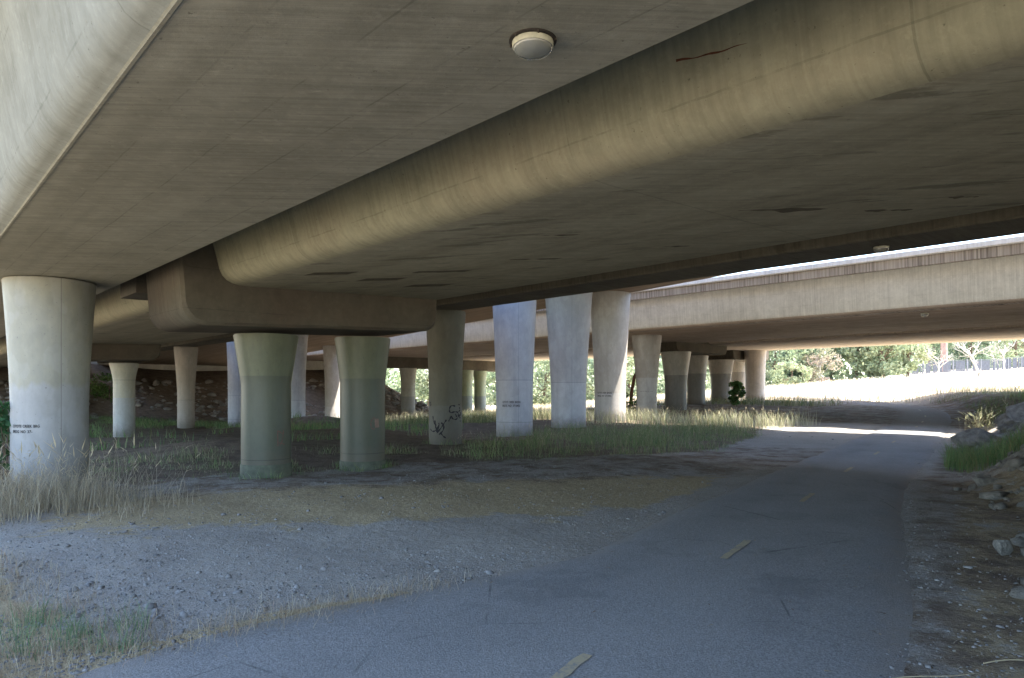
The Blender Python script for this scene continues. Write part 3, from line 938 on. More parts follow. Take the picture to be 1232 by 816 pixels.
def dome_lamp(label, s, t, z, r, deep=1):
    x, y = W(s, t)
    e = empty('dome_lamp', (x, y, z + EYE), BR)
    tag(e, label, 'lamp', None)
    mb = MB(); mb.lathe([(r * 1.15, 0), (r * 1.15, -.006), (r * 1.06, -.008), (r, -.010)][::-1], 40); bp = mb.build('base_plate', M_DARK, e, 30)
    mb = MB(); mb.lathe([(r * .99, -.008), (r * 1.0, -.012), (r * 1.0, -.22 * r - .012), (r * .985, -.25 * r - .012)][::-1], 40)
    mb.build('housing', M_HOUS, e, 30)
    prof = []
    for a_ in np.linspace(0, 90, 10):
        a_ = math.radians(a_)
        prof.append((max(.0005, r * .975 * math.cos(a_) ** .75), -.255 * r - .012 - .36 * deep * r * math.sin(a_)))
    mb = MB(); mb.lathe(prof[::-1], 40, False, False); mb.build('globe', M_GLASS, e, 40)
    for k_ in range(6):
        an = k_ * math.pi / 3
        mb = MB(); mb.box(r * 1.10 * math.cos(an) - .005, r * 1.10 * math.cos(an) + .005, r * 1.10 * math.sin(an) - .005, r * 1.10 * math.sin(an) + .005, -.017, -.004)
        mb.build('bolt', M_DARK, bp)
    return e


def st_at(px, py, z):
    Yd = 821 * z / (468 - py); Xd = (px - 616) / 821 * Yd
    return ST(Xd, Yd)


s_, t_ = st_at(641, 49, 1.75); dome_lamp('large cream dome lamp fixed under the nearest soffit', s_, t_, 1.75, .104)
s_, t_ = st_at(1060, 296.5, 2.25); dome_lamp('small dome lamp under the dark slim beam, against the bright parapet', s_, t_, 2.25, .11, 1.6)
s_, t_ = st_at(1112, 376.5, 3.3); dome_lamp('tiny pale dome lamp under the edge of the long pale bridge', s_, t_, 3.3, .15, 2.2)

# ------------------------------------------------------------------ grass
def tri_mesh(name, V, F, tint, mat, parent=None, smooth=False):
    """V (n,3); F list of index arrays with 3 or 4 columns"""
    me = bpy.data.meshes.new(name)
    me.vertices.add(len(V)); me.vertices.foreach_set('co', np.ascontiguousarray(V, np.float32).ravel())
    nl = sum(f.size for f in F)
    li = np.concatenate([f.ravel() for f in F]).astype(np.int32)
    me.loops.add(nl); me.loops.foreach_set('vertex_index', li)
    starts = []; b = 0
    for f in F:
        starts.append(b + np.arange(len(f)) * f.shape[1]); b += f.size
    st_ = np.concatenate(starts).astype(np.int32)
    me.polygons.add(len(st_)); me.polygons.foreach_set('loop_start', st_)
    me.update(calc_edges=True)
    if tint is not None:
        ca_ = me.color_attributes.new('tint', 'FLOAT_COLOR', 'POINT')
        ca_.data.foreach_set('color', np.concatenate([tint, np.ones((len(tint), 1))], 1).astype(np.float32).ravel())
    me.materials.append(mat)
    me.validate()
    return put(bpy.data.objects.new(name, me), parent)


def blades(x, y, h, w, lean, pal, seed=0, heads=0, zoff=None, flat=1):
    """arrays of blade feet -> (verts, faces, tints); three bent segments per blade"""
    n = len(x); r = np.random.default_rng(seed)
    z = ground(x, y, False) - .02 if zoff is None else zoff
    az = r.uniform(0, 2 * np.pi, n); fa = az + np.pi / 2 + r.normal(0, .5, n)
    ln = lean * r.uniform(.2, 1.3, n)
    dx, dy = np.cos(az), np.sin(az); sx, sy = np.cos(fa), np.sin(fa)
    lv = [0, .4, .75, 1.0]; wl = [1, .85, .55, .04]
    V = np.zeros((n, 7, 3))
    k_ = 0
    for i, (l, ww) in enumerate(zip(lv, wl)):
        off = ln * h * l ** 2.2; hh = flat * h * l * np.sqrt(np.clip(1 - (ln * .75 * l) ** 2, .05, 1))
        cxx, cyy, czz = x + dx * off, y + dy * off, z + hh
        if i < 3:
            V[:, k_] = np.stack([cxx - sx * w * ww / 2, cyy - sy * w * ww / 2, czz], 1)
            V[:, k_ + 1] = np.stack([cxx + sx * w * ww / 2, cyy + sy * w * ww / 2, czz], 1); k_ += 2
        else:
            V[:, k_] = np.stack([cxx, cyy, czz], 1)
    b = np.arange(n)[:, None] * 7
    Fq = np.concatenate([b + np.array([[0, 1, 3, 2]]), b + np.array([[2, 3, 5, 4]])]); Ft = b + np.array([[4, 5, 6]])
    pal = np.array(pal); ci = r.integers(0, len(pal), n); mixv = r.uniform(0, 1, (n, 1))
    cj = r.integers(0, len(pal), n)
    tint = pal[ci] * mixv + pal[cj] * (1 - mixv)
    tint = tint * r.uniform(.75, 1.25, (n, 1))
    tt = np.repeat(tint[:, None, :], 7, 1)
    V = V.reshape(-1, 3); tt = tt.reshape(-1, 3); Fs = [Fq, Ft]
    if heads:
        pick = np.where(r.uniform(0, 1, n) < heads)[0]
        tip = V.reshape(n, 7, 3)[pick, 6]; mid = V.reshape(n, 7, 3)[pick, 4]
        d = tip - mid; d /= (np.linalg.norm(d, axis=1)[:, None] + 1e-9)
        L = (h[pick] if hasattr(h, '__len__') else np.full(len(pick), h)) * r.uniform(.10, .2, len(pick))
        sd = np.stack([sx[pick], sy[pick], np.zeros(len(pick))], 1)
        wd = L[:, None] * .055
        dr = d + np.array([0, 0, -.25]) * 1.0
        dr /= np.linalg.norm(dr, axis=1)[:, None]
        p0 = tip - d * L[:, None] * .4; p1 = tip + sd * wd; p2 = tip + dr * L[:, None]; p3 = tip - sd * wd
        HV = np.stack([p0, p1, p2, p3], 1).reshape(-1, 3)
        b0 = len(V) + np.arange(len(pick))[:, None] * 4
        Fs = [np.concatenate([Fq, b0 + np.array([[0, 1, 2, 3]])]), Ft]
        ht = np.repeat((np.array([[.48, .40, .26]]) * r.uniform(.8, 1.25, (len(pick), 1)))[:, None, :], 4, 1).reshape(-1, 3)
        V = np.concatenate([V, HV]); tt = np.concatenate([tt, ht])
    return V, Fs, tt


def merge(parts):
    Vs, Q, T, C = [], [], [], []
    off = 0
    for V_, F_, t_ in parts:
        Vs.append(V_); C.append(t_); Q.append(F_[0] + off); T.append(F_[1] + off); off += len(V_)
    return np.concatenate(Vs), [np.concatenate(Q), np.concatenate(T)], np.concatenate(C)


def scatter(n, x0, x1, y0, y1, dens, seed=0):
    """random feet kept with probability dens(x, y)"""
    r = np.random.default_rng(seed)
    x = r.uniform(x0, x1, n); y = r.uniform(y0, y1, n)
    keep = r.uniform(0, 1, n) < dens(x, y)
    return x[keep], y[keep]


def wtop(px, py, z=0):   # photo pixel on the ground plane -> world
    Yd = 821 * (EYE - z) / (py - 468); return (px - 616) / 821 * Yd, Yd


DRY = [(.40, .345, .24), (.33, .28, .19), (.47, .41, .30), (.29, .24, .17)]
GREEN = [(.12, .215, .075), (.095, .175, .07), (.16, .25, .09), (.20, .25, .11)]
MIXED = [(.10, .15, .06), (.22, .22, .10), (.36, .31, .18), (.09, .14, .06)]
SUNLIT = [(.55, .52, .36), (.46, .46, .28), (.30, .35, .17), (.58, .53, .40)]  # sunlit brightness put into the blade colours

# tall dry grass around the big left column
def dn(x, y):
    a = np.exp(-((x + 6.9) / 1.75) ** 4 - ((y - 9.1 - .1 * (x + 6.5)) / 1.0) ** 4)
    return a * (fbm(x * 1.1, y * 1.1, 5) > .38)
x, y = scatter(15000, -9.5, -4.0, 7.4, 10.6, dn, 1)
r = np.random.default_rng(4)
p1 = blades(x, y, r.uniform(.22, .62, len(x)) * (1 - .45 * sstep(x, -6.2, -4.9)), r.uniform(.004, .009, len(x)), .75, DRY, 2, .22)
x, y = scatter(900, -9.2, -4.6, 8.2, 10.3, dn, 6)
p2 = blades(x, y, r.uniform(.6, .95, len(x)), r.uniform(.004, .007, len(x)), .7, DRY, 3, .7)
V_, F_, t_ = merge([p1, p2])
tag(tri_mesh('dry_grass', V_, F_, t_, M_GRASS), 'tall dry straw coloured grass around the foot of the big grey column', 'grass', None, 'stuff')

# near left corner: straw with green shoots
def dn(x, y):
    d = path_dist(x, y)
    hw_ = half_width(y)
    edge = sstep(-d, hw_ + .02, hw_ + .3)
    reg = (1 - sstep(y + .75 * (x + 3.2), 4.7, 5.6))
    band = np.exp(-((d + hw_ + .3) / .27) ** 2) * (1 - sstep(y, 5.0, 6.0)) * 1.0
    return np.clip(np.maximum(reg * edge, band), 0, 1) * (.25 + .75 * (fbm(x * 2.0, y * 2.0, 15) > .47))
x, y = scatter(38000, -5.6, .4, 2.6, 6.6, dn, 9)
p1 = blades(x, y, r.uniform(.05, .20, len(x)), r.uniform(.002, .005, len(x)), 1.0, DRY + [(.30, .20, .13)], 8, .06)
cl = np.array([(-2.55, 4.62), (-2.9, 4.5), (-3.15, 4.45), (-2.45, 4.25), (-3.0, 4.15), (-3.3, 4.7), (-2.75, 4.3)])
xs, ys = [], []
for cx0, cy0 in cl:
    m_ = 60; xs.append(cx0 + r.normal(0, .075, m_)); ys.append(cy0 + r.normal(0, .06, m_))
x, y = np.concatenate(xs), np.concatenate(ys)
p2 = blades(x, y, r.uniform(.08, .26, len(x)), r.uniform(.003, .006, len(x)), .6, [(.14, .21, .10), (.11, .18, .09), (.2, .26, .14)], 12)
V_, F_, t_ = merge([p1, p2])
tag(tri_mesh('dry_grass', V_, F_, t_, M_GRASS), 'low straw and dry grass with green shoots in the near left corner beside the path', 'grass', None, 'stuff')

# lying straw over the gravel
def dn(x, y):
    d = path_dist(x, y)
    return np.exp(-(((y - 10.4 - .22 * x) / 1.9) ** 2)) * sstep(x, -7.5, -4) * (d < -1.35) * (fbm(x * .9, y * .9, 41) > .44)
x, y = scatter(34000, -7, 6, 7, 15, dn, 15)
z0 = ground(x, y, False) + .004
p1 = blades(x, y, r.uniform(.05, .16, len(x)), r.uniform(.002, .005, len(x)), 1.25, DRY, 16, 0, z0, .10)
def dn(x, y):
    d = path_dist(x, y)
    return ((d > 1.3) & (d < 4.6)) * (.25 + .75 * (fbm(x * 1.2, y * 1.2, 45) > .5)) * .8
x, y = scatter(15000, 1.5, 12, 2.5, 14, dn, 17)
p2 = blades(x, y, r.uniform(.06, .22, len(x)), r.uniform(.002, .004, len(x)), 1.25, DRY, 18, 0, ground(x, y, False) + .006, .10)
def dn(x, y):
    d = path_dist(x, y)
    edge_ = np.maximum(np.exp(-((d + half_width(y)) / .3) ** 2), np.exp(-((d - half_right(y)) / .3) ** 2))
    return (.12 + .88 * edge_) * (fbm(x * 1.4, y * 1.4, 47) > .42)
x, y = scatter(4200, -6, 11, 3, 16, dn, 19)
zl = ground(x, y, False) + np.where((path_dist(x, y) < half_right(y)) & (path_dist(x, y) > -half_width(y)), .045, .008)
p3 = blades(x, y, r.uniform(.02, .055, len(x)), r.uniform(.008, .02, len(x)), 1.25, [(.20, .13, .07), (.13, .085, .05), (.34, .27, .16)], 24, 0, zl, .12)
V_, F_, t_ = merge([p1, p2, p3])
tag(tri_mesh('straw_litter', V_, F_, t_, M_GRASS), 'thin dry straw litter lying over the gravel', 'straw', None, 'stuff')

# green strip between the columns
def near_edge(x):
    return np.interp(x, [-9, -6.2, -5.2, -3.6, -2.2, 0, 2.5, 5.2, 6.2, 8.5, 10.2], [11.6, 11.4, 12.6, 13.4, 14.2, 15.4, 16.2, 17.4, 19.2, 23.5, 27.6])
def dn(x, y):
    e = near_edge(x); far = np.interp(x, [-10, -4, 0, 6, 10], [15.0, 17.5, 23.5, 29, 31])
    f_ = fbm(x * .5, y * .5, 51)
    a = sstep(y - e + (f_ - .5) * 1.2, -.2, .5) * (1 - sstep(y, far - 1, far + 1))
    g_ = fbm(x * 1.3, y * 1.3, 53)
    return a * (f_ > np.where(x < -1, .44, .38)) * (x < 10.0) * np.clip((g_ - .3) * 4, .1, 1)
x, y = scatter(90000, -9.5, 10, 11, 31, dn, 19)
taper = (.3 + .7 * sstep(y - near_edge(x), .0, 2.6)) * (.6 + .4 * sstep(x, -3, 1)) * np.clip(2.6 * fbm(x * .9, y * .9, 57) - .5, .25, 1.15)
p1 = blades(x, y, r.uniform(.15, .52, len(x)) * taper, r.uniform(.005, .011, len(x)), .85, GREEN + [(.34, .30, .19), (.38, .33, .22), (.30, .27, .16)], 20, .03)
x, y = scatter(7000, -2, 10, 15, 31, dn, 22)
p2 = blades(x, y, r.uniform(.3, .62, len(x)), r.uniform(.004, .008, len(x)), .55, MIXED + GREEN, 21, .25)
xs, ys = [], []
for cobj, nb in ((c2, 160), (c3, 420), (cd, 240)):      # weeds crowding the column feet
    an = r.uniform(0, 2 * np.pi, nb); rd = r.uniform(.46, .5, nb) + np.abs(r.normal(0, .12, nb))
    keep = fbm(np.cos(an) * 2.2 + nb, np.sin(an) * 2.2, 63) > .45
    xs.append(cobj.location.x + np.cos(an[keep]) * rd[keep]); ys.append(cobj.location.y + np.sin(an[keep]) * rd[keep])
x, y = np.concatenate(xs), np.concatenate(ys)
p3 = blades(x, y, r.uniform(.06, .26, len(x)), r.uniform(.005, .012, len(x)), .9, GREEN + [(.30, .27, .16)], 23)
V_, F_, t_ = merge([p1, p2, p3])
tag(tri_mesh('green_grass', V_, F_, t_, M_GRASS), 'green grass strip growing between the gravel and the columns', 'grass', None, 'stuff')

# sunlit tall grass along the gap, and the grass beyond under the far bridges
def dn(x, y):
    s, t = ST(x, y)
    return ((s > 24.0) & (s < 31.5) & (t > 13.2) & (t < 44)) * (fbm(x * .6, y * .6, 61) > .34) * (1 - sstep(t, 24, 40) * .6)
x, y = scatter(60000, -22, 14, 24, 62, dn, 23)
p1 = blades(x, y, r.uniform(.35, .85, len(x)), r.uniform(.010, .020, len(x)), .6, SUNLIT, 24, .4)
def dn(x, y):
    s, t = ST(x, y); d = path_dist(x, y)
    return ((s > 47) & (s < 54) & (t > 20) & (t < 37) | (s > 30) & (s < 36) & (t > 27) & (t < 40) | (s > 20) & (s < 30) & (t > 24) & (t < 36)) * (d < -2) * (fbm(x * .4, y * .4, 71) > .4)
x, y = scatter(60000, -14, 26, 25, 62, dn, 25)
p2 = blades(x, y, r.uniform(.3, .7, len(x)), r.uniform(.012, .022, len(x)), .6, MIXED, 26, .2)
V_, F_, t_ = merge([p1, p2])
tag(tri_mesh('pale_grass', V_, F_, t_, M_GRASS), 'pale seeding grass, partly in sunlight, in front of the tan columns', 'grass', None, 'stuff')

# dim grass in the left background
def dn(x, y):
    s, t = ST(x, y)
    return ((t > 20) & (t < 62) & (s < 24) & (s > 2)) * (fbm(x * .33, y * .33, 81) > .5)
x, y = scatter(60000, -32, -2, 14, 60, dn, 27)
V_, F_, t_ = blades(x, y, r.uniform(.15, .45, len(x)), r.uniform(.012, .024, len(x)), .7, GREEN + MIXED[:2], 28)
tag(tri_mesh('dim_grass', V_, F_, t_, M_GRASS), 'patchy green grass on dark soil between the columns in the left background', 'grass', None, 'stuff')

# right bank
def dn(x, y):
    d = path_dist(x, y)
    a = np.exp(-((x - 9.55) / .75) ** 4 - ((y - 14.5) / 1.9) ** 4)
    b = ((d > 2.4) & (d < 14) & (y > 24) & (y < 47)) * (fbm(x * .5, y * .5, 91) > .4)
    return np.clip(a * (d > 1.45) + b, 0, 1)
x, y = scatter(52000, 7.5, 40, 11, 47, dn, 29)
p1 = blades(x, y, r.uniform(.18, .5, len(x)), r.uniform(.008, .015, len(x)), .65, GREEN + [(.2, .19, .09), (.26, .23, .12)], 30)
x, y = scatter(9000, 8.6, 11.2, 11.9, 16.9, lambda x, y: np.exp(-((x - 9.45) / .7) ** 4 - ((y - 14.2) / 1.7) ** 4) * (path_dist(x, y) > 1.5), 31)
p2 = blades(x, y, r.uniform(.25, .55, len(x)), r.uniform(.006, .011, len(x)), .6, GREEN + [(.24, .21, .1)], 32)
V_, F_, t_ = merge([p1, p2])
tag(tri_mesh('bank_grass', V_, F_, t_, M_GRASS), 'green grass on the bank to the right of the path', 'grass', None, 'stuff')

# dry field edge blades
def dn(x, y):
    s, t = ST(x, y)
    return ((s > 53.5) & (s < 92)) * (fbm(x * .2, y * .2, 95) > .3)
x, y = scatter(70000, -10, 95, 40, 110, dn, 33)
V_, F_, t_ = blades(x, y, r.uniform(.3, .9, len(x)), r.uniform(.03, .06, len(x)), .6, [(.66, .58, .44), (.60, .52, .38), (.70, .62, .48)], 34)
tag(tri_mesh('field_grass', V_, F_, t_, M_GRASS), 'bleached dry grass of the sunny field beyond the bridges', 'grass', None, 'stuff')

# ------------------------------------------------------------------ stones
ICO = None


def rock_mesh(seed, sub=2):
    import bmesh
    bm = bmesh.new(); bmesh.ops.create_icosphere(bm, subdivisions=sub, radius=1)
    r = random.Random(seed)
    planes = [(Vector((r.gauss(0, 1), r.gauss(0, 1), r.gauss(0, 1))).normalized(), r.uniform(.42, .8)) for _ in range(11)]
    for v in bm.verts:
        for n, dd_ in planes:
            e = v.co.dot(n) - dd_
            if e > 0: v.co -= n * e
        v.co *= 1 + (r.random() - .5) * .035
    bm.faces.ensure_lookup_table()
    V = [tuple(v.co) for v in bm.verts]; F = [tuple(v.index for v in f.verts) for f in bm.faces]
    bm.free()
    return V, F


def rock(label, x, y, sx, sy, sz, seed, mat=M_STONE, rz=0, sink=.25, group=None):
    V, F = rock_mesh(seed, 3)
    o = mesh('rock', [(a * sx, b * sy, c_ * sz) for a, b, c_ in V], F, mat)
    smooth_by_angle(o, 9)
    o.location = (x, y, gz(x, y) + sz * (1 - 2 * sink) * .7); o.rotation_euler = (random.uniform(-.2, .2), random.uniform(-.2, .2), rz)
    return tag(o, label, 'rock', group)


rock('pale pointed rock standing alone on the dirt right of the path', 4.86, 6.75, .10, .085, .17, 31, M_STONE_W, .4)
rock('squarish grey boulder low on the bank, below the smaller rock', 7.75, 11.15, .27, .2, .16, 5, M_STONE, .3)
rock('smaller flat grey rock just above the squarish boulder', 8.55, 11.75, .24, .2, .10, 8, M_STONE, 1.0)
rock('little grey stone touching the left side of the squarish boulder', 7.42, 11.0, .10, .09, .07, 9, M_STONE, .1)
rock('long blue grey slab lying at the top of the rocky bank', 11.2, 15.2, .9, .35, .16, 12, M_STONE, .2)
rock('big broken boulder above the long slab at the right edge', 12.3, 16.2, .8, .6, .42, 14, M_STONE, .8)
rock('rounded grey boulder behind the slab on the rocky bank', 12.4, 18.2, .7, .6, .4, 17, M_STONE, 1.4)

# loose rubble on the bank, too many to count
mbV, mbF = [], []
variants = [rock_mesh(100 + i, 1) for i in range(8)]


def add_stones(n, sampler, smin, smax, seed, sinkf=.35, power=2.5):
    r = np.random.default_rng(seed)
    VS, FS = [], []
    b = 0
    xs, ys = sampler(n, r)
    zs = ground(xs, ys, False)
    for i in range(len(xs)):
        V, F = variants[r.integers(0, 8)]
        V = np.array(V); s = smin + (smax - smin) * r.uniform() ** power
        sc = s * r.uniform(.55, 1.3, 3) * np.array([1, 1, .6])
        an = r.uniform(0, 6.28); ca_, sa_ = math.cos(an), math.sin(an)
        V = V * sc
        V = np.stack([V[:, 0] * ca_ - V[:, 1] * sa_ + xs[i], V[:, 0] * sa_ + V[:, 1] * ca_ + ys[i], V[:, 2] + zs[i] + sc[2] * (.55 - sinkf)], 1)
        VS.append(V); FS.append(np.array(F) + b); b += len(V)
    return np.concatenate(VS), np.concatenate(FS)


def stones_obj(name, label, mat, *lots):
    V = []; F = []; b = 0
    for v, f in lots:
        V.append(v); F.append(f + b); b += len(v)
    o = tri_mesh(name, np.concatenate(V), [np.concatenate(F)], None, mat)
    return tag(o, label, 'stones', None, 'stuff')


def samp_bank(n, r):
    x = r.uniform(2.5, 14, n * 4); y = r.uniform(3.5, 20, n * 4); d = path_dist(x, y)
    k_ = (d > 1.6) & (d < 6) & (r.uniform(0, 1, n * 4) < sstep(d, 1.65 + .5 * (y < 9), 3.2)) & ~((np.abs(x - 9.5) < .8) & (np.abs(y - 14.5) < 2.0))
    return x[k_][:n], y[k_][:n]
def samp_bank2(n, r):
    x = r.uniform(8, 16, n * 6); y = r.uniform(12, 22, n * 6); d = path_dist(x, y)
    k_ = (d > 2.7) & (d < 6) & ~((np.abs(x - 9.5) < .9) & (np.abs(y - 14.5) < 2.1))
    return x[k_][:n], y[k_][:n]
stones_obj('bank_rubble', 'rubble and clods covering the bank right of the path', M_STONE, add_stones(2600, samp_bank, .02, .17, 41, .25, 3), add_stones(420, samp_bank, .06, .26, 45, .2, 2), add_stones(260, samp_bank2, .14, .48, 42, .15, 1.3))


def samp_gravel(n, r):
    ux = r.uniform(-40, 1232, n * 3); uy = 500 + 330 * r.uniform(0, 1, n * 3) ** .75
    Yd = 821 * EYE / (uy - 468); x = (ux - 616) / 821 * Yd
    d = path_dist(x, Yd)
    cl_ = fbm(x * .8, Yd * .8, 101)
    k_ = ((d < -half_width(Yd) - .06) | ((d > 1.4) & (r.uniform(0, 1, n * 3) < .25)) | (r.uniform(0, 1, n * 3) < .015)) & (Yd < near_edge(x) + .5) & (Yd < 30) & (cl_ > .36)
    return x[k_][:n], Yd[k_][:n]
stones_obj('gravel_stones', 'small loose stones scattered over the gravel', M_PEBBLE, add_stones(9000, samp_gravel, .005, .022, 43, .3, 2), add_stones(420, samp_gravel, .014, .05, 44, .3, 2))


def samp_edge(n, r):
    i = r.integers(0, 260, n); sd = np.where(r.uniform(0, 1, n) < .45, -1, 1)
    w = np.where(sd > 0, half_right(cy[i]), half_width(cy[i])) * sd + r.normal(0, .06, n)
    return cx[i] + ty[i] * w, cy[i] - tx[i] * w
stones_obj('path_edge_grit', 'crumbled grit along both edges of the asphalt path', M_PEBBLE, add_stones(1500, samp_edge, .004, .017, 47, .25, 2.5))


def samp_slope(n, r):
    t = r.uniform(60.5, 70.5, n); s = r.uniform(-4, 50, n)
    k_ = fbm(s * .3, t * .3, 111) > .42
    s, t = s[k_], t[k_]
    return CB * s - SB * t, SB * s + CB * t
M_RIP = plain('embankment_rock', (.22, .20, .175), .9, .2, .5, 1.5)
stones_obj('riprap', 'broken rock covering the embankment below the abutment wall', M_RIP, add_stones(1500, samp_slope, .12, .6, 48, .3, 1.5))

# fallen sticks on the right verge
for (x0, y0, x1, y1, lab) in ((2.75, 3.98, 3.35, 4.05, 'longest pale dry stem lying on the dirt at the lower right edge'), (2.0, 3.72, 2.62, 3.86, 'thin dry stem lying on the path edge in the lower right corner'), (4.7, 6.05, 5.0, 6.2, 'short dry stem lying on the dirt close to the pale pointed rock')):
    P_ = []
    for i in range(9):
        a = i / 8; x = x0 + (x1 - x0) * a; y = y0 + (y1 - y0) * a + .012 * math.sin(a * 7)
        P_.append((x, y, gz(x, y) + .035 + .006 * math.sin(a * 5)))
    mb = MB(); mb.tube(P_, [.004 - .002 * i / 8 for i in range(9)], 6)
    tag(mb.build('twig', plain('dry_stem', (.42, .35, .22), .8, .2, .2, 20), None, 40), lab, 'twig')

# ------------------------------------------------------------------ trees and shrubs
def leaves(centres, radii, per, size, pal, seed, squash=.8):
    r = np.random.default_rng(seed)
    C = np.repeat(np.array(centres), per, 0); R = np.repeat(np.array(radii), per)
    n = len(C)
    d = r.normal(0, 1, (n, 3)); d /= np.linalg.norm(d, axis=1)[:, None]
    rad = R * r.uniform(.25, 1, n) ** .5
    P = C + d * rad[:, None] * np.array([1, 1, squash])
    a = r.normal(0, 1, (n, 3)); a /= np.linalg.norm(a, axis=1)[:, None]
    b = np.cross(a, r.normal(0, 1, (n, 3))); b /= (np.linalg.norm(b, axis=1)[:, None] + 1e-9)
    sz = size * r.uniform(.5, 1.3, (n, 1))
    V = np.stack([P - a * sz, P - b * sz * .45, P + a * sz, P + b * sz * .45], 1).reshape(-1, 3)
    F = (np.arange(n)[:, None] * 4 + np.array([[0, 1, 2, 3]]))
    pal = np.array(pal)
    tone = np.repeat(pal[r.integers(0, len(pal), len(centres))], per, 0)
    t = tone * r.uniform(.65, 1.35, (n, 1))
    return V, F, np.repeat(t[:, None], 4, 1).reshape(-1, 3)


def tree(name, label, x, y, H, cr, pal, seed, nclump=26, per=110, size=.22, bark=M_BARK, trunk_r=.2, low=.2, group=None, cat='tree'):
    r = random.Random(seed)
    z = gz(x, y)
    e = empty(name, (x, y, z)); tag(e, label, cat, group)
    mb = MB()
    top = (r.uniform(-.4, .4), r.uniform(-.4, .4), H * .7)
    pts = [(0, 0, -.3)] + [(top[0] * a + r.uniform(-.1, .1), top[1] * a + r.uniform(-.1, .1), top[2] * a) for a in (.15, .35, .6, .8, 1)]
    mb.tube(pts, [trunk_r * v for v in (1.25, 1.05, .85, .65, .42, .2)], 8)
    cs, rs = [], []
    for i in range(nclump):
        a = r.uniform(0, 6.28); h = low + (1 - low) * r.random() ** .85
        prof = math.sin(math.pi * min(1, (h - low * .6) / (1.12 - low * .6))) ** .6
        q_ = cr * prof * r.uniform(.35, 1.0)
        c_ = (q_ * math.cos(a), q_ * math.sin(a), H * h * .95)
        cs.append(c_); rs.append(cr * r.uniform(.2, .42))
        if i % 2 == 0:
            b0 = Vector(pts[2]).lerp(Vector(pts[4]), r.random())
            b1 = Vector(c_); m_ = b0.lerp(b1, .5) + Vector((0, 0, -.1 * cr + r.uniform(-.2, .2)))
            mb.tube([b0, m_, b1], [trunk_r * .35, trunk_r * .2, trunk_r * .07], 5)
    mb.build('trunk', bark, e, 50)
    V, F, t = leaves(cs, rs, per, size, pal, seed)
    tri_mesh('crown', V, [F], t, M_LEAF, e)
    return e


OLIVE = [(.27, .32, .20), (.23, .285, .17), (.32, .36, .24)]  # tree greens lightened to stand in for haze and glare
DARKG = [(.13, .18, .12), (.11, .155, .10), (.16, .21, .13)]
YELLOWG = [(.31, .35, .21), (.35, .38, .24), (.27, .31, .19)]
PINK = [(.36, .29, .24), (.32, .27, .21), (.27, .26, .17)]


def pxy(px, Yd): return (px - 616) / 821 * Yd, Yd


for (px, Yd, H_, cr, pal, nm, lab) in (
        (932, 92, 9, 4.2, OLIVE, 'leafy_tree', 'leafy green tree beside the bright tan end pier at the field edge'),
        (960, 98, 8.0, 3.0, DARKG, 'leafy_tree', 'darker green tree behind the shrub, second from the tan end pier'),
        (1000, 100, 8.0, 3.6, OLIVE, 'leafy_tree', 'olive tree behind the pinkish bush in the field'),
        (1030, 97, 9.0, 4.4, YELLOWG, 'leafy_tree', 'rounded pale green tree right of the pinkish bush'),
        (1062, 95, 8.4, 4.6, OLIVE, 'leafy_tree', 'broad grey green tree bordering the fence end on its left'),
        (1092, 99, 7.6, 3.2, YELLOWG, 'leafy_tree', 'small pale green tree touching the left end of the grey fence'),
        (1118, 128, 12, 5.0, DARKG, 'leafy_tree', 'tall dark tree behind the left part of the grey fence'),
        (1168, 132, 12, 5.5, DARKG, 'leafy_tree', 'tall dark tree behind the bare white tree and fence'),
        (1222, 118, 11, 5.5, YELLOWG, 'leafy_tree', 'yellow green tree at the right edge behind the fence'),
        (612, 108, 9, 4.5, OLIVE, 'leafy_tree', 'hazy tree right behind the stencilled bluish column'),
        (655, 112, 10, 4.8, YELLOWG, 'leafy_tree', 'pale green tree seen between the two tall bluish columns'),
        (700, 104, 8, 4.0, OLIVE, 'leafy_tree', 'tree mostly hidden behind the pale column without lettering'),
        (757, 106, 9, 4.4, YELLOWG, 'leafy_tree', 'pale green tree seen right of the sunlit column'),
        (845, 112, 9, 4.2, OLIVE, 'leafy_tree', 'green tree glimpsed between the brown two tone columns'),
        (515, 125, 10, 4.5, OLIVE, 'leafy_tree', 'far tree glimpsed left of the graffiti column')):
    x, y = pxy(px, Yd)
    tree(nm, lab, x, y, H_, cr, pal, int(px), 38, 110, .30, low=.08)
x, y = pxy(985, 90)
tree('dry_bush', 'pinkish dry bush among the green trees at the field edge', x, y, 4.6, 2.6, PINK, 77, 22, 80, .2, M_BARE, .12, .1, cat='bush')
x, y = pxy(950, 86)
tree('leafy_bush', 'low round green bush in front of the trees near the tan pier', x, y, 3.2, 2.4, YELLOWG, 78, 20, 90, .2, M_BARK, .1, .1, cat='bush')
x, y = pxy(886, 50)
tree('leafy_bush', 'dark green sapling at the foot of the wide flared column', x, y, 1.8, .6, [(.09, .17, .06), (.12, .21, .07)], 79, 34, 110, .10, M_BARK, .04, .1, cat='bush')
x, y = pxy(762, 46)
tree('leafy_bush', 'green bush at the foot of the thin leaning trunk', x, y, 1.4, .9, [(.07, .13, .04), (.09, .16, .05)], 80, 14, 70, .1, M_BARK, .04, .1, cat='bush')
mb = MB(); x, y = pxy(758, 48); z = gz(x, y)
mb.tube([(x, y, z - .2), (x + .1, y, z + 1.2), (x + .3, y, z + 2.4), (x + .85, y, z + 3.6), (x + 1.6, y, z + 4.6)], [.14, .12, .11, .09, .05], 8)
e = empty('leaning_tree', (0, 0, 0)); mb.build('trunk', plain('bark_red_brown', (.13, .06, .04), .9, .1, .3, 9), e, 50)
tag(e, 'thin reddish leaning trunk left of the flared stencilled column', 'tree')
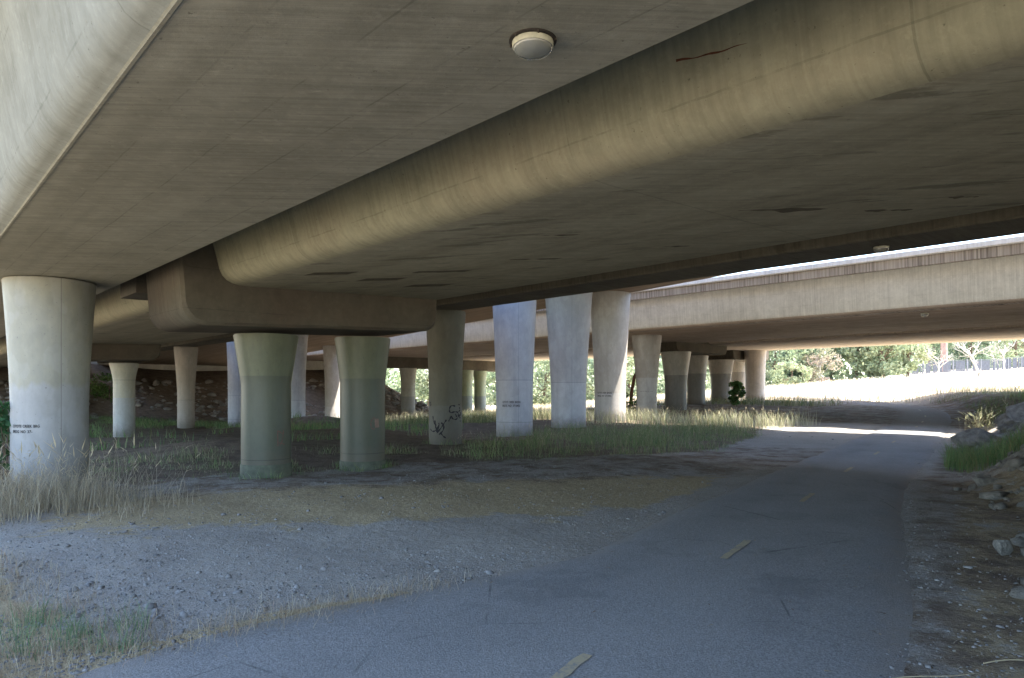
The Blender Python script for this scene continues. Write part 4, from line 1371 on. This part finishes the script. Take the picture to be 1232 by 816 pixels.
# leafy plant left of the big column
def shrub_near():
    x, y = -8.15, 11.0; z = gz(x, y)
    e = empty('leafy_shrub', (x, y, z)); tag(e, 'dark broad leaved shrub at the left edge behind the dry grass', 'shrub')
    mb = MB(); r = random.Random(3); cs, rs = [], []
    for i in range(16):
        a = r.uniform(0, 6.28); q_ = r.uniform(.1, .5); h = r.uniform(.4, 1.35)
        p_ = (q_ * math.cos(a), q_ * math.sin(a), h); mb.tube([(0, 0, 0), (p_[0] * .5, p_[1] * .5, h * .6), p_], [.012, .009, .004], 5)
        cs.append(p_); rs.append(.2)
    mb.build('stems', M_BARK, e, 50)
    V, F, t = leaves(cs, rs, 22, .10, [(.035, .09, .035), (.05, .11, .04)], 5, .9)
    tri_mesh('foliage', V, [F], t, M_LEAF, e)
shrub_near()
x, y = W(14, 66)
tree('leafy_bush', 'green bush on the rocky slope between the two left background columns', x, y, 2.2, 1.5, [(.10, .17, .05), (.13, .2, .06)], 81, 18, 80, .12, M_BARK, .05, .1, cat='bush')

# bare pale tree in front of the fence
def bare(label, x, y, H_, seed, r0=.16, spread=.9):
    e = empty('bare_tree', (x, y, gz(x, y))); tag(e, label, 'tree')
    r = random.Random(seed); tr = MB(); br = MB()
    def grow(mb, p, d, L, rad, lev):
        pts = [p]; q_ = p; dd_ = d.copy()
        for i in range(4):
            dd_ = (dd_ + Vector((r.gauss(0, .16), r.gauss(0, .16), r.gauss(0, .10) + .03))).normalized()
            q_ = q_ + dd_ * L / 4; pts.append(q_)
        mb.tube(pts, [rad * (1 - .14 * i) for i in range(5)], 6 if lev < 2 else 4)
        if lev < 4:
            for _ in range(r.choice((2, 3, 3)) if lev else 6):
                a = r.uniform(.3, 1.0)
                st = pts[r.randint(2, 4)]
                nd = (dd_ + Vector((r.gauss(0, spread), r.gauss(0, spread), r.gauss(.1, .5)))).normalized()
                grow(br, st, nd, L * r.uniform(.55, .82), rad * .55, lev + 1)
    grow(tr, Vector((0, 0, -.2)), Vector((0, 0, 1)), H_ * .38, r0, 0)
    tr.build('trunk', M_BARE, e, 60); br.build('branches', M_BARE, e, 60)
x, y = pxy(1178, 88); bare('wide bare white tree in front of the grey fence', x, y, 8.5, 5, .2)
x, y = pxy(1130, 92); bare('smaller bare pale tree left of the wide bare one', x, y, 7, 9, .13)
x, y = pxy(1208, 95); bare('bare pale tree nearest the right edge of the view', x, y, 7, 15, .13)

# reddish trunk standing behind the fence
x, y = pxy(1135, 112); z = gz(x, y)
mb = MB(); mb.tube([(x, y, z - .3), (x + .1, y, z + 3), (x + .05, y, z + 6), (x - .1, y, z + 10)], [.62, .52, .48, .42], 10)
e = empty('dead_tree', (0, 0, 0)); mb.build('trunk', plain('bark_pinkish', (.34, .22, .18), .9, .1, .25, 2), e, 50)
tag(e, 'thick pinkish trunk rising behind the fence beside the small bare tree', 'tree')

# fence along the top of the field
x0, y0 = pxy(1094, 104); x1, y1 = pxy(1260, 112)
e = empty('metal_fence', (x0, y0, gz(x0, y0))); tag(e, 'long grey metal fence along the top of the field behind the bare trees', 'fence')
L = math.hypot(x1 - x0, y1 - y0); n = 10
pan = MB(); rail = MB()
for i in range(n + 1):
    a = i / n; xx, yy = x0 + (x1 - x0) * a, y0 + (y1 - y0) * a
    zz_ = gz(xx, yy) - gz(x0, y0)
    mb = MB(); mb.tube([(xx - x0, yy - y0, zz_ - .4), (xx - x0, yy - y0, zz_ + 1.95)], .07, 8); mb.build('post', plain('fence_post', (.2, .2, .22), .5, .4, .1, 4), e)
    if i < n:
        nxp = (x0 + (x1 - x0) * (i + 1) / n, y0 + (y1 - y0) * (i + 1) / n); z2 = gz(*nxp) - gz(x0, y0)
        for k_ in range(24):
            b = (k_ + .12) / 24; b2 = (k_ + .88) / 24
            pa = (xx + (nxp[0] - xx) * b - x0, yy + (nxp[1] - yy) * b - y0, zz_ + (z2 - zz_) * b)
            pb = (xx + (nxp[0] - xx) * b2 - x0, yy + (nxp[1] - yy) * b2 - y0, zz_ + (z2 - zz_) * b2)
            if random.random() < .12: continue
            pan.add([(pa[0], pa[1], pa[2]), (pb[0], pb[1], pb[2]), (pb[0], pb[1] + .03, pb[2]), (pa[0], pa[1] + .03, pa[2]),
                     (pa[0], pa[1], pa[2] + 1.7), (pb[0], pb[1], pb[2] + 1.7), (pb[0], pb[1] + .03, pb[2] + 1.7), (pa[0], pa[1] + .03, pa[2] + 1.7)],
                    [(0, 3, 2, 1), (4, 5, 6, 7), (0, 1, 5, 4), (1, 2, 6, 5), (2, 3, 7, 6), (3, 0, 4, 7)])
        rail.tube([(xx - x0, yy - y0 + .06, zz_ + 1.8), (nxp[0] - x0, nxp[1] - y0 + .06, z2 + 1.8)], .04, 6)
pan.build('slat_panel', M_FENCE, e); rail.build('rail', M_FENCE, e)

# plume grass on the right bank, catching the light
def plume(label, x, y, H_, n, seed):
    e = empty('plume_grass', (x, y, gz(x, y))); tag(e, label, 'plant')
    r = random.Random(seed); st = MB(); V = []; F = []; tn = []
    hv = []
    for i in range(n):
        a = r.uniform(0, 6.28); L = H_ * r.uniform(.3, 1.15); le = r.uniform(.1, .7) * r.random() + .1; ox, oy = r.gauss(0, .2), r.gauss(0, .22)
        pts = []
        for j in range(8):
            u = j / 7
            pts.append((math.cos(a) * le * L * u ** 1.8 + ox, math.sin(a) * le * L * u ** 1.8 + oy, L * (u - .38 * le * u ** 3) - .03))
        st.tube(pts, [.0035 * (1 - .6 * j / 7) for j in range(8)], 4)
        tip = pts[-1]; pr = pts[-2]
        hv += [(tuple(np.array(pr) + (np.array(tip) - np.array(pr)) * q_ * 1.9), .030 * math.sin(math.pi * min(.95, .15 + q_ * .8))) for q_ in np.linspace(.1, 1, 9)]
    st.build('stems', plain('plume_stem', (.38, .34, .2), .8, .2, .2, 9), e, 50)
    V, F, t = leaves([h[0] for h in hv], [h[1] * .8 for h in hv], 10, .011, [(.60, .57, .42), (.45, .46, .28), (.34, .38, .2)], seed)
    tri_mesh('seed_heads', V, [F], t, M_LEAF, e)
x, y = 16.75, 24.5
plume('pale feathery plume grass beside the sunlit strip of the path', x, y, .8, 85, 4)
plume('single tall arching plume behind the right bank rocks', 18.0, 24.9, 1.5, 6, 9)

# far woodland, one mass
r = np.random.default_rng(77)
cs = []; rs = []
for i in range(900):
    a = r.uniform(-.75, 1.0); Yd = r.uniform(150, 185)
    x = a * Yd
    cs.append((x, Yd, gz(x, Yd) + r.uniform(0, 15))); rs.append(r.uniform(2.5, 4.5))
V_, F_, t_ = leaves(cs, rs, 60, .8, OLIVE + DARKG[2:], 78)
tag(tri_mesh('woodland', V_, [F_], t_, M_LEAF), 'far green woodland behind the field', 'trees', None, 'stuff')

# ------------------------------------------------------------------ light, sky, camera
SUN_EL, SUN_AZ = 64, -6        # degrees; azimuth from +x
el, az = math.radians(SUN_EL), math.radians(SUN_AZ)
L = Vector((math.cos(el) * math.cos(az), math.cos(el) * math.sin(az), math.sin(el)))
sun = bpy.data.lights.new('sun', 'SUN'); sun.energy = 3.2; sun.angle = math.radians(.5); sun.color = (1, .94, .84)
so = bpy.data.objects.new('sun', sun); so.rotation_euler = L.to_track_quat('Z', 'Y').to_euler(); put(so)
w = bpy.data.worlds.new('World'); scene.world = w; w.use_nodes = True
nt = w.node_tree; bg = nt.nodes['Background']
sk = nt.nodes.new('ShaderNodeTexSky'); sk.sky_type = 'NISHITA'; sk.sun_disc = False
sk.sun_elevation = el; sk.sun_rotation = math.radians(90) - az
nt.links.new(sk.outputs[0], bg.inputs[0]); bg.inputs[1].default_value = .15

cam = bpy.data.cameras.new('camera'); cam.lens = 24; cam.sensor_width = 36; cam.clip_end = 4000; cam.clip_start = .05
cam.shift_y = 60 / 1232
co = bpy.data.objects.new('camera', cam); co.location = (0, 0, EYE); co.rotation_euler = (math.radians(90), 0, 0); put(co)
scene.camera = co

scene.view_settings.view_transform = 'Standard'; scene.view_settings.look = 'None'
scene.view_settings.exposure = 2.92; scene.view_settings.gamma = 1
scene.render.engine = 'CYCLES'
cy_ = scene.cycles
cy_.max_bounces = 12; cy_.diffuse_bounces = 8; cy_.glossy_bounces = 3; cy_.transmission_bounces = 4
cy_.use_denoising = True
cy_.sample_clamp_indirect = 6
